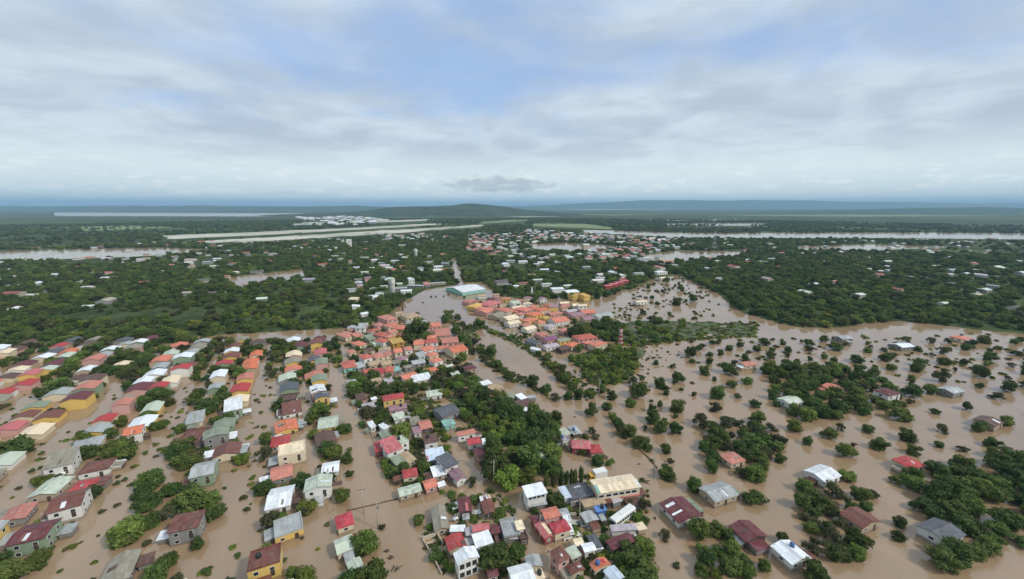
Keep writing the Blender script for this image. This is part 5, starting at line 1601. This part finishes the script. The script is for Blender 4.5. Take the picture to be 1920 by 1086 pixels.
def far_house(x, y, L, W, he, rz, rcol, wcol):
    k = len(V)
    c_, s_ = math.cos(rz), math.sin(rz)
    hx, hy = L / 2, W / 2; rr = he + hy * .28
    loc = [(-hx, -hy, 0), (hx, -hy, 0), (hx, hy, 0), (-hx, hy, 0), (-hx, -hy, he), (hx, -hy, he), (hx, hy, he), (-hx, hy, he), (-hx, 0, rr - .1), (hx, 0, rr - .1),
           (-hx - .4, -hy - .4, he - .1), (hx + .4, -hy - .4, he - .1), (hx + .4, 0, rr), (-hx - .4, 0, rr), (hx + .4, hy + .4, he - .1), (-hx - .4, hy + .4, he - .1)]
    for a, b2, z in loc:
        V.append((x + a * c_ - b2 * s_, y + a * s_ + b2 * c_, z))
    fs = [(0, 1, 5, 4), (1, 2, 6, 9, 5), (2, 3, 7, 6), (3, 0, 4, 8, 7)]
    F.extend([tuple(q + k for q in f) for f in fs]); T.extend([wcol] * 4)
    F.extend([(k + 10, k + 11, k + 12, k + 13), (k + 13, k + 12, k + 14, k + 15)]); T.extend([rcol] * 2)


def far_cluster(n, poly, Lr=(9, 18), he=(3, 6), pal=None, face=0.3):
    wp = [(P(*q).x, P(*q).y) for q in poly]
    xs = [p[0] for p in wp]; ys = [p[1] for p in wp]
    got = 0; tries = 0
    while got < n and tries < n * 60:
        tries += 1
        x = g.uniform(min(xs), max(xs)); y = g.uniform(min(ys), max(ys))
        if not bool(inpoly([x], [y], wp)[0]): continue
        px, py = proj(x, y)
        if not bool(land_mask(np.array([px]), np.array([py]))[0]) and (g.uniform() < .93 or py > 500): continue
        if any((x - a) ** 2 + (y - b2) ** 2 < (c + 8) ** 2 for a, b2, c in TOWN_HOLES): continue
        L = g.uniform(*Lr) * .8; W = L * g.uniform(.55, .85)
        col_ = (pal or far_pal)[g.integers(len(pal or far_pal))]
        far_house(x, y, L, W, g.uniform(*he) * .8, face + g.choice([0, math.pi / 2, .08, -.1]), tuple(c * g.uniform(.8, 1.05) for c in col_), wall_pal[g.integers(3)])
        TOWN_HOLES.append((x, y, L * .62)); got += 1


far_cluster(34, [(652, 490), (760, 470), (850, 480), (870, 530), (800, 530), (652, 570)])
far_cluster(44, [(920, 470), (1000, 465), (1100, 470), (1230, 480), (1274, 500), (1180, 535), (1000, 545), (930, 540)])
far_cluster(120, [(880, 440), (1010, 436), (1060, 440), (1040, 455), (990, 458), (960, 480), (880, 470)], (10, 22))
far_cluster(150, [(985, 432), (1090, 437), (1190, 442), (1262, 448), (1274, 470), (1180, 462), (1060, 452), (990, 450)], (11, 26))
far_cluster(46, [(1090, 462), (1230, 468), (1274, 485), (1200, 490), (1110, 482)], (10, 20), pal=[lin(225, 228, 225, .85), lin(200, 150, 135, .8), lin(190, 110, 95, .8), lin(170, 176, 172, .8)])
far_cluster(24, [(870, 455), (920, 452), (925, 470), (880, 475)], (10, 20), pal=[lin(186, 92, 78, .8), lin(200, 130, 112, .8)])
far_cluster(24, [(652, 440), (760, 436), (830, 440), (860, 460), (760, 470), (652, 480)], (10, 20))
far_cluster(110, [(560, 408), (652, 407), (700, 409), (728, 413), (700, 421), (652, 424), (560, 426)], (24, 60), (5, 10), pal=[lin(225, 228, 225, .85)] * 4 + [lin(180, 182, 180, .8)])
far_cluster(150, [(-350, 640), (100, 590), (652, 560), (652, 450), (300, 455), (-300, 480)], (9, 18))
far_cluster(150, [(1274, 560), (1600, 560), (2100, 600), (2000, 450), (1274, 448)], (9, 18))
far_cluster(25, [(720, 443), (815, 438), (812, 446), (730, 450)], (10, 16), pal=[lin(186, 92, 78, .8), lin(225, 220, 210, .8)])
for q in LEFTFAR:
    far_house(*q)
me = bpy.data.meshes.new('distant_houses')
me.from_pydata(V, [], F)
ca = me.attributes.new('tint', 'FLOAT_COLOR', 'FACE')
ca.data.foreach_set('color', np.array([(*c, 1.0) for c in T], np.float32).ravel())
me.materials.append(FARH); me.update()
fixn(me)
tag(link(bpy.data.objects.new('distant_houses', me)), 'small far-off houses scattered through the wooded town', kind='stuff')

# canopy of the town and the fields beyond: nobody could count these trees
CAN = [src('round0'), src('dark0'), src('lime1'), src('round2'), src('olive0'), src('dark2'), src('round4')]
g = np.random.default_rng(9)
holes = np.array([h for h in TOWN_HOLES] + [f for f in FOOT if f[1] > 250])
pts = []; sc = []; kd = []; rt = []


def canopy(d0, d1, n, r0, r1, amin=-60, amax=60, keep=None, dens=0.42, shade_=None):
    d = np.sqrt(g.uniform(d0 ** 2, d1 ** 2, n)); a = np.radians(g.uniform(amin, amax, n))
    x = d * np.sin(a); y = d * np.cos(a)
    px, py = proj_np(x, y, 0.0)
    ok = land_mask(px, py, x, y)
    ok &= (px > -250) & (px < 2170)
    ok &= (d < 620) | land_mask(px, py - np.clip((d - 500) * .004, 0, 5), x, y)
    # open ground in patches
    ok &= (fbm(x * 0.009, y * 0.009, 41) > dens - 0.25 * (g.uniform(size=n) < .25)) & ((fbm(x * 0.0035, y * 0.006, 71) > np.where(d < 560, .27, .345) + .04 * (d > 900)) | (g.uniform(size=n) < .12))
    for poly in AIR:
        ok &= ~inpoly(px, py, poly) & ~inpoly(px, py - 2.5, poly) & ~inpoly(px, py - 5, poly)
    x, y = x[ok], y[ok]
    for i in range(0, len(x), 400):
        xs, ys = x[i:i + 400], y[i:i + 400]
        dd = (xs[:, None] - holes[None, :, 0]) ** 2 + (ys[:, None] - holes[None, :, 1]) ** 2
        good = (dd > (holes[None, :, 2] + 2.5) ** 2).all(1)
        # keep the view to house fronts open
        front = ((np.abs(xs[:, None] - holes[None, :, 0] * (ys[:, None] / holes[None, :, 1])) < holes[None, :, 2] * .8)
                 & (holes[None, :, 1] - ys[:, None] > 0) & (holes[None, :, 1] - ys[:, None] < 22 + holes[None, :, 1] * .012)).any(1)
        good &= ~front | (g.uniform(size=len(xs)) < .42)
        for xx, yy in zip(xs[good], ys[good]):
            r = g.uniform(r0, r1)
            pts.append((xx, yy, 0.4)); sc.append((r, r * g.uniform(.85, 1.15), r * g.uniform(.75, 1.1))); kd.append(g.integers(7)); rt.append(g.uniform(0, 6.28))


AIR = [[(380, 452.5), (652, 436.5), (870, 423.5), (905, 421), (905, 425), (820, 431.5), (652, 444.5), (390, 458)], [(300, 442), (652, 427.5), (800, 419.5), (840, 419), (652, 433), (310, 450)],
       [(1000, 419), (1100, 420), (1154, 427.5), (1140, 431), (1060, 428.5), (996, 425)], [(895, 417.5), (960, 412.5), (1012, 412), (960, 416.5), (900, 421)], [(690, 415), (800, 411.5), (832, 412), (760, 416.5), (695, 418.5)]]
canopy(270, 520, 5200, 2.6, 5.2, dens=.24)
canopy(520, 900, 12500, 3.0, 6.0, dens=.24)
canopy(900, 1600, 21000, 3.6, 6.6, dens=.27)
canopy(1600, 2900, 24000, 4.5, 7.5, dens=.33)
instance_mass('town_canopy', 'dark green tree canopy spreading through the town to the airfield', pts, sc, kd, rt, CAN)
NCANOPY = len(pts)

# ------------------------------------------------------------------ landmarks
WHITEP = plain('pale_tower_paint', lin(206, 206, 196, .85), .6)
REDP = plain('red_tower_paint', lin(176, 60, 50, .85), .6)
STEEL = plain('grey_steel', (0.22, 0.22, 0.22), .5)


def water_tower(px, py, h, r, label):
    p = P(px, py)
    root = empty('water_tower', (p.x, p.y, 0))
    MB().lathe([(r * .86, -1), (r * .84, h * .55), (r * .88, h * .6)], 18).build('shaft', WHITEP, root, True)
    MB().lathe([(r * .88, h * .602), (r, h * .63), (r, h * .90), (r * .96, h * .905)], 18).build('tank', WHITEP, root, True)
    MB().lathe([(r * 1.04, h * .907), (r * .8, h * .95), (r * .4, h * .985), (r * .05, h)], 18).build('dome', WHITEP, root, True)
    lad = MB()
    for s in (-.25, .25):
        lad.tube([(s, -r * 1.02, 0.5), (s, -r * 1.02, h * .9)], [.05, .05], 5)
    for i in range(int(h * .9 / .6)):
        lad.tube([(-.25, -r * 1.02, .8 + i * .6), (.25, -r * 1.02, .8 + i * .6)], [.03, .03], 4)
    lad.build('ladder', STEEL, root)
    tag(root, label, 'water tower'); TOWN_HOLES.append((p.x, p.y, r * 2))
    return root


water_tower(736.5, 557, 20, 3.1, 'pale round water tower with a domed top left of the pond')
water_tower(780, 486, 18, 3.2, 'small white water tower rising from the far canopy')
# square white tower block at the left border
p = P(655, 468)
town_house(655, 464, 10, 10, 17, 'f', 'white', 'white', .2, 'tall square white tower block at the left border', None, 'tower block', 'tower_block')


def lattice_mast(px, py, h, wdt, label, mat=REDP, n=9):
    p = P(px, py)
    root = empty('lattice_mast', (p.x, p.y, 0), .3)
    wd = lambda z: wdt * (1 - .72 * z / h)
    for sx in (-1, 1):
        for sy in (-1, 1):
            MB().tube([(sx * wd(0) / 2, sy * wd(0) / 2, -1), (sx * wd(h) / 2, sy * wd(h) / 2, h)], [.22, .14], 5).build('leg', mat, root)
    for i in range(n):
        z0, z1 = h * i / n, h * (i + 1) / n
        br = MB()
        m2 = mat if i % 2 == 0 else TRIM
        a = [(-1, -1), (1, -1), (1, 1), (-1, 1)]
        for j in range(4):
            q0, q1 = a[j], a[(j + 1) % 4]
            br.tube([(q0[0] * wd(z0) / 2, q0[1] * wd(z0) / 2, z0), (q1[0] * wd(z1) / 2, q1[1] * wd(z1) / 2, z1)], [.12, .12], 4)
            br.tube([(q1[0] * wd(z0) / 2, q1[1] * wd(z0) / 2, z0), (q0[0] * wd(z1) / 2, q0[1] * wd(z1) / 2, z1)], [.12, .12], 4)
        br.build('bracing', m2, root)
    for k in range(3):
        th = k * 2.09
        MB().box(-.2, .2, -.15, .15, h - 3.2, h - .8).build('antenna', TRIM, root).location = (math.cos(th) * 1.0, math.sin(th) * 1.0, 0)
    tag(root, label, 'mast'); TOWN_HOLES.append((p.x, p.y, 5))
    return root


lattice_mast(1163, 648, 12, 2.6, 'red and white lattice mast above the dark grove')
lattice_mast(1338, 470, 40, 6, 'distant lattice mast at far right', STEEL)
# bare tall chimney-like trunk above the estate and a white statue column in the trees
p = P(755.5, 590)
tag(MB().tube([(p.x, p.y, -1), (p.x, p.y, 9), (p.x + .2, p.y, 13)], [.7, .55, .45], 10).build('brick_chimney', plain('brown_brick', lin(126, 92, 78, .8), .9), None, True), 'tall brown chimney at the far edge of the estate', 'chimney')
p = P(997, 557)
spire = empty('white_spire', (p.x, p.y, 0))
MB().lathe([(1.5, -1), (1.4, 3), (1.7, 3.2)], 10).build('plinth', TRIM, spire)
MB().lathe([(1.2, 3.21), (1.1, 6), (.6, 8.5), (.05, 11)], 10).build('spire', TRIM, spire, True)
tag(spire, 'small white spire among dark trees behind the far estate', 'spire')

# utility poles
POLE = MB().tube([(0, 0, -1.5), (0, 0, 9)], [.17, .11], 7).mesh('pole', CONC, True)
ARM = MB().box(-1.1, 1.1, -.06, .06, 8.1, 8.25).mesh('cross_arm', WOOD)
INS = MB().lathe([(.07, 0), (.09, .12), (.04, .25)], 6).mesh('insulator', TRIM)
CANM = MB().lathe([(.28, 6.6), (.30, 6.7), (.30, 7.5), (.26, 7.55)], 10).mesh('transformer', STEEL, True)
for i, (x, y, lab) in enumerate([(709, 992, 'utility pole in the wide street beside a small brown shrub'), (682, 963, 'utility pole at the crossing of the wide street, left'), (926, 908, 'utility pole at the grove corner beside the cross street'),
                            (1123, 744, 'tall pale utility pole among bushes right of the canal'), (1226, 885, 'utility pole in the water left of the round dark tree'), (864, 905, 'utility pole behind the mauve-gabled house'),
                            (760, 800, 'utility pole in the middle of the left block'), (846, 820, 'utility pole beside the second street'), (1012, 1018, 'utility pole at the middle street beside the pinkish wing'),
                            (805, 757, 'utility pole near the far end of the second street'), (1030, 1086, 'utility pole at the bottom of the middle street'), (1086, 985, 'utility pole between the red cluster and the pale grey house')]):
    p = P(x, y)
    r_ = empty('utility_pole', (p.x, p.y, 0), .35)
    link(bpy.data.objects.new('pole', POLE), r_); link(bpy.data.objects.new('cross_arm', ARM), r_)
    for s in (-.9, 0.3, .9):
        k_ = link(bpy.data.objects.new('insulator', INS), r_); k_.location = (s, 0, 8.25)
    if i % 3 == 0:
        k_ = link(bpy.data.objects.new('transformer', CANM), r_); k_.location = (.42, 0, 0)
    tag(r_, lab, 'utility pole', 'utility poles')

# garden walls with posts
def garden_wall(pts_px, h, label, mat=CONC, name='garden_wall', cat='wall', th=.11):
    q = [P(*a) for a in pts_px]
    root = empty(name, (q[0].x, q[0].y, 0))
    for a, b2 in zip(q[:-1], q[1:]):
        d = b2 - a; L = d.length; rz = math.atan2(d.y, d.x)
        o1 = MB().box(0, L, -th, th, -1.2, h).build('panel', mat, root)
        o1.location = (a.x - q[0].x, a.y - q[0].y, 0); o1.rotation_euler = (0, 0, rz)
    for a in q:
        o1 = MB().box(-.17, .17, -.17, .17, -1.2, h + .18).build('post', mat, root)
        o1.location = (a.x - q[0].x, a.y - q[0].y, 0)
    tag(root, label, cat)


WALLP = plain('pale_wall_plaster', lin(208, 192, 170, .85), .9)
garden_wall([(794, 1014), (819, 1006), (843, 999)], 1.3, 'pale garden wall at the near end of the long shed', WALLP)
garden_wall([(794, 1016), (806, 1036), (819, 1060), (828, 1078)], .7, 'low garden wall along the wide street, left of the dark tree', WALLP)
garden_wall([(820, 1006), (830, 1022)], 1.2, 'short pale wall left of the vivid red roof', WALLP)
garden_wall([(800, 1024), (813, 1018)], .9, 'short piece of pale wall inside the garden', WALLP)
garden_wall([(934, 936), (948, 952), (966, 970)], .6, 'low dark wall along the middle street, right of the rust brown house', CONC)
garden_wall([(1121, 850), (1130, 856), (1140, 862)], 1.5, 'cream wall at the right end of the rose red house', WALLP)
garden_wall([(714, 842), (722, 860), (735, 878)], .5, 'low wall at the street side of the sage green roof', CONC)
garden_wall([(690, 775), (684, 790), (697, 815), (702, 830)], .45, 'low wall along the far part of the wide street', CONC)
garden_wall([(862, 808), (872, 826), (888, 846)], .5, 'low wall between the second street and the salmon house', CONC)
garden_wall([(1197, 842), (1215, 858), (1232, 878)], .35, 'dark line of a submerged fence in the flooded field', WOOD, 'fence', 'fence', .06)
garden_wall([(652, 958), (700, 947), (744, 936)], .25, 'barely showing fence across the wide street', WOOD, 'fence', 'fence', .05)

# ------------------------------------------------------------------ vehicles
PAINT_W = plain('white_vehicle_paint', lin(236, 236, 230, .9), .35, .5)
YEL = plain('yellow_cab_paint', lin(214, 172, 62, .85), .4)
TYRE = plain('tyre_rubber', (0.02, 0.02, 0.02), .8)
WHEEL = MB().lathe([(.22, -.13), (.48, -.13), (.5, 0), (.48, .13), (.22, .13)], 14).mesh('wheel', TYRE)


def wheels(root, spots, z):
    for x, y in spots:
        w_ = link(bpy.data.objects.new('wheel', WHEEL), root); w_.location = (x, y, z); w_.rotation_euler = (math.pi / 2, 0, 0)


def rounded_prof(w2, z0, z1, r):
    pr = [(-w2, z0), (w2, z0)]
    for i in range(5):
        th = i / 4 * math.pi / 2
        pr.append((w2 - r + r * math.cos(th), z1 - r + r * math.sin(th)))
    for i in range(5):
        th = math.pi / 2 + i / 4 * math.pi / 2
        pr.append((-w2 + r + r * math.cos(th), z1 - r + r * math.sin(th)))
    return pr


def bus(px, py, ang, label, L=9.2, sink=.75):
    p = P(px, py)
    root = empty('bus', (p.x, p.y, -sink), ang)
    body = MB().prism_x(rounded_prof(1.22, .45, 3.05, .35), -L / 2, L / 2); m_ = body.mesh('body', PAINT_W); fixn(m_)
    link(bpy.data.objects.new('body', m_), root)
    n = 7
    for s in (-1, 1):
        for i in range(n):
            x = -L / 2 + .9 + i * (L - 2.0) / (n - 1) * .98
            w_ = MB().box(-.46, .46, -.02, .02, 1.55, 2.3).build('window', GLASS, root); w_.location = (x, s * 1.235, 0)
    MB().box(L / 2 - .01, L / 2 + .03, -1.0, 1.0, 1.35, 2.55).build('windscreen', GLASS, root)
    MB().box(-L / 2 - .03, -L / 2 + .01, -.9, .9, 1.6, 2.4).build('rear_window', GLASS, root)
    MB().box(-1.2, .6, -.5, .5, 3.06, 3.2).build('roof_hatch', PAINT_W, root)
    for s in (-.9, .9):
        MB().lathe([(.13, 0), (.13, .05), (.09, .08)], 10).build('headlight', TRIM, root).matrix_basis = Matrix.Translation((L / 2 + .01, s, .85)) @ Matrix.Rotation(math.pi / 2, 4, 'Y')
    wheels(root, [(-L * .28, -1.08), (-L * .28, 1.08), (L * .32, -1.08), (L * .32, 1.08)], .5)
    tag(root, label, 'bus')


bus(1167, 973, R(38), 'white bus standing in the flood right of the bright blue house')


def box_truck(px, py, ang, label, sink=.7):
    p = P(px, py)
    root = empty('box_truck', (p.x, p.y, -sink), ang)
    m_ = MB().box(-2.9, 1.6, -1.2, 1.2, 1.0, 3.5).mesh('cargo_box', PAINT_W)
    link(bpy.data.objects.new('cargo_box', m_), root)
    cab = MB().prism_y([(1.75, .6), (3.5, .6), (3.5, 1.6), (3.2, 2.5), (1.75, 2.6)], -1.1, 1.1); cm = cab.mesh('cab', YEL); fixn(cm)
    link(bpy.data.objects.new('cab', cm), root)
    ws = MB().add([(3.53, -.95, 1.65), (3.53, .95, 1.65), (3.25, .95, 2.45), (3.25, -.95, 2.45)], [(0, 1, 2, 3)]); ws.build('windscreen', GLASS, root)
    for s in (-1, 1):
        MB().box(2.1, 3.0, s * 1.11 - .015, s * 1.11 + .015, 1.65, 2.3).build('window', GLASS, root)
    MB().box(-2.8, 3.3, -.5, .5, .55, .98).build('chassis', STEEL, root)
    wheels(root, [(-1.9, -1.0), (-1.9, 1.0), (2.6, -1.0), (2.6, 1.0)], .5)
    tag(root, label, 'truck')


box_truck(1121, 896, R(197), 'white box truck with yellow cab behind the cream hall')


def pickup(px, py, ang, label, sink=.75, mat=PAINT_W):
    p = P(px, py)
    root = empty('pickup_truck', (p.x, p.y, -sink), ang)
    bd = MB().prism_y([(-2.5, .5), (2.5, .5), (2.55, .95), (1.3, 1.12), (-2.5, 1.12)], -.9, .9); m_ = bd.mesh('body', mat); fixn(m_); link(bpy.data.objects.new('body', m_), root)
    cb = MB().prism_y([(-.6, 1.123), (1.25, 1.123), (.75, 1.75), (-.5, 1.78)], -.82, .82); m_ = cb.mesh('cabin', mat); fixn(m_); link(bpy.data.objects.new('cabin', m_), root)
    for s in (-1, 1):
        MB().box(-.45, .6, s * .83 - .012, s * .83 + .012, 1.22, 1.62).build('window', GLASS, root)
        MB().box(2.5, 2.58, s * .7 - .15, s * .7 + .15, .75, .92).build('headlight', TRIM, root)
    MB().box(-2.4, -.75, -.75, .75, 1.125, 1.14).build('cargo_bed', STEEL, root)
    wheels(root, [(-1.6, -.8), (-1.6, .8), (1.6, -.8), (1.6, .8)], .4)
    tag(root, label, 'pickup truck')


pickup(1070, 1006, R(20), 'white pickup half under water in front of the crimson roof', .45)
pickup(1081, 980, R(10), 'white pickup between the red cluster and the pale grey house', .55)
pickup(1106, 988, R(-20), 'white pickup in front of the pale grey-green gabled house', .6)

# scrap sheets and household things left on the water's edge
def scrap(px, py, n, spread, label, cols=('white', 'cream', 'tin')):
    p = P(px, py)
    root = empty('scrap_sheets', (p.x, p.y, 0), .3)
    g2 = random.Random(int(px * 13 + py))
    for i in range(n):
        w2, l2 = g2.uniform(.3, .6), g2.uniform(.5, 1.0)
        o1 = MB().add([(-w2, -l2, .0), (w2, -l2, .03), (w2, l2, .25), (-w2, l2, .2), (-w2, -l2, .04), (w2, -l2, .07), (w2, l2, .29), (-w2, l2, .24)],
                      [(3, 2, 1, 0), (4, 5, 6, 7), (0, 1, 5, 4), (1, 2, 6, 5), (2, 3, 7, 6), (3, 0, 4, 7)]).build('sheet', rmat(g2.choice(cols)), root)
        o1.location = (g2.uniform(-spread, spread), g2.uniform(-spread, spread) * .5, .08 + .05 * i); o1.rotation_euler = (g2.uniform(-.15, .15), g2.uniform(-.15, .15), g2.uniform(0, 3))
    tag(root, label, 'scrap')


scrap(858, 971, 9, 2.0, 'pale scrap sheets in front of the maroon house with the pink strip')
scrap(892, 962, 5, .9, 'small heap of white sheets right of the maroon house')
scrap(1128, 1012, 5, 1.4, 'white sheets left of the large maroon roof')
scrap(1195, 1004, 7, 1.4, 'heap of pale sheets at the right end of the large maroon roof')
scrap(1190, 955, 7, 1.2, 'grey scrap under the drooping olive tree', ('tin', 'slate', 'grey'))
scrap(914, 970, 4, .9, 'white things in front of the rust brown house')
scrap(1082, 818, 7, 2.0, 'torn tin sheets beside the canal', ('tin', 'sage', 'white'))
scrap(770, 776, 5, 1.2, 'pale sheets beside the mauve porch')
scrap(690, 766, 5, 1.4, 'pale sheets at the edge of the wide street')

# drifting debris
def debris(px, py, ln, wd, label, mat=WOOD, rz=.5):
    p = P(px, py)
    root = empty('floating_debris', (p.x, p.y, 0), rz)
    g2 = random.Random(int(px * 7 + py))
    for i in range(5):
        a = g2.uniform(-.5, .5)
        o1 = MB().tube([(-ln / 2 * g2.uniform(.5, 1), 0, 0), (0, g2.uniform(-.1, .1), .06), (ln / 2 * g2.uniform(.5, 1), 0, 0)], [.07, .13, .05], 6).build('branch', mat, root)
        o1.location = (g2.uniform(-.3, .3), g2.uniform(-wd, wd) / 2, .05 + .04 * i); o1.rotation_euler = (0, 0, a)
    tag(root, label, 'debris')


debris(724, 1035, 1.5, .8, 'upper dark clump of drifting debris in the wide street', rz=.2)
debris(732, 1046, 1.6, .8, 'lower dark clump of drifting debris in the wide street', rz=-.5)
debris(742, 1066, 2.6, 1.6, 'wide tangle of drifting branches in the wide street near the bottom', rz=1.2)
debris(1211, 904, 3.0, 1.4, 'drifting branches right of the cream hall', rz=-.4)
debris(1198, 871, 1.2, .6, 'small dark debris in the flooded field beside the fence', rz=.3)
debris(1078, 782, 1.2, .6, 'small dark debris in the canal', rz=.3)
debris(1229, 972, 1.1, .7, 'dark debris in the flooded road right of the yellow-green tree', rz=.9)
debris(1223, 1052, 1.3, .8, 'dark debris in the flooded road beside the bottom right grove', rz=.1)
debris(886, 590, 9, 2.5, 'long mat of drifting branches in the pond near the far estate', rz=.2)
for i, (x, y) in enumerate([(808, 557), (817, 557), (832, 556), (856, 556), (841, 553), (793, 568)]):
    tpx(x, y, 4.5, 'shrub2', 'in the pond before the warehouse')

# leaves, twigs and rubbish drifting everywhere: one mass
scatter_mass('floating_rubbish', 'scattered leaves, twigs and rubbish drifting on the flood', [
    ([(652, 740), (700, 740), (800, 900), (960, 905), (1230, 860), (1274, 1086), (652, 1086)], 260, .12, .34, [0, 2], (.25, .5)),
    ([(-100, 700), (640, 700), (640, 1086), (-100, 1086)], 220, .12, .38, [0, 2], (.25, .5)),
    ([(1280, 700), (1960, 700), (1960, 1086), (1280, 1086)], 200, .12, .38, [0, 2], (.25, .5)),
    ([(930, 640), (1100, 740), (1274, 860), (1100, 860), (1000, 740)], 80, .12, .34, [0, 2], (.25, .5))], SH, 33)

# ------------------------------------------------------------------ haze
MBH = MB().box(-60000, 60000, -60000, 60000, -3.0, 400)
hz = MBH.build('haze', None)
hm = bpy.data.materials.new('haze_air'); hm.use_nodes = True
t = NT(hm.node_tree)
pv = t.n('ShaderNodeVolumePrincipled')
pv.inputs['Color'].default_value = (0.48, 0.77, 1.0, 1)
pv.inputs['Density'].default_value = 8.0e-5
pv.inputs['Anisotropy'].default_value = 0.0
ot = t.n('ShaderNodeOutputMaterial'); t.t.links.new(pv.outputs[0], ot.inputs['Volume'])
hz.data.materials.append(hm)
tag(hz, 'pale bluish haze over the far plain', kind='stuff')

# ------------------------------------------------------------------ labels that single out each thing by its order from left to right
ORD = ['leftmost', 'second from left', 'third from left', 'fourth from left', 'fifth from left', 'sixth from left', 'seventh from left', 'eighth from left', 'ninth from left', 'tenth from left']
bpy.context.view_layer.update()
buckets = {}
for o, desc, place, cat, typ in REG:
    buckets.setdefault((desc, place, cat, typ), []).append(o)
for (desc, place, cat, typ), lst in buckets.items():
    lst.sort(key=lambda o: proj(o.location.x, o.location.y)[0])
    n = len(lst)
    one = f'house with {desc}' if typ == 'house' else desc
    many = (desc.replace(' roof', '-roof') + ' houses') if typ == 'house' else (desc.replace(' roof', '') + 's')
    for i, o in enumerate(lst):
        k = i + 1
        suf = 'th' if 10 < k % 100 < 14 else {1: 'st', 2: 'nd', 3: 'rd'}.get(k % 10, 'th')
        if n == 1: lab = f'{one} {place}'
        elif n == 2: lab = f'{["left", "right"][i]} one of two {many} {place}'
        elif i == 0: lab = f'leftmost of the {many} {place}'
        elif i == n - 1: lab = f'rightmost of the {many} {place}'
        elif i < len(ORD): lab = f'{ORD[i]} of {many} {place}'
        else: lab = f'{k}{suf} from left of {many} {place}'
        o['label'] = lab; o['category'] = cat
        if 'group' not in o.keys():
            o['group'] = (f'{cat}s {place}')[:60]
print('HOUSES', len([o for o in COL.objects if o.get('category') == 'house']), 'TREES', NTREE, 'CANOPY', NCANOPY, 'OBJ', len(COL.objects), 'LEFT', LEFTHOUSES)
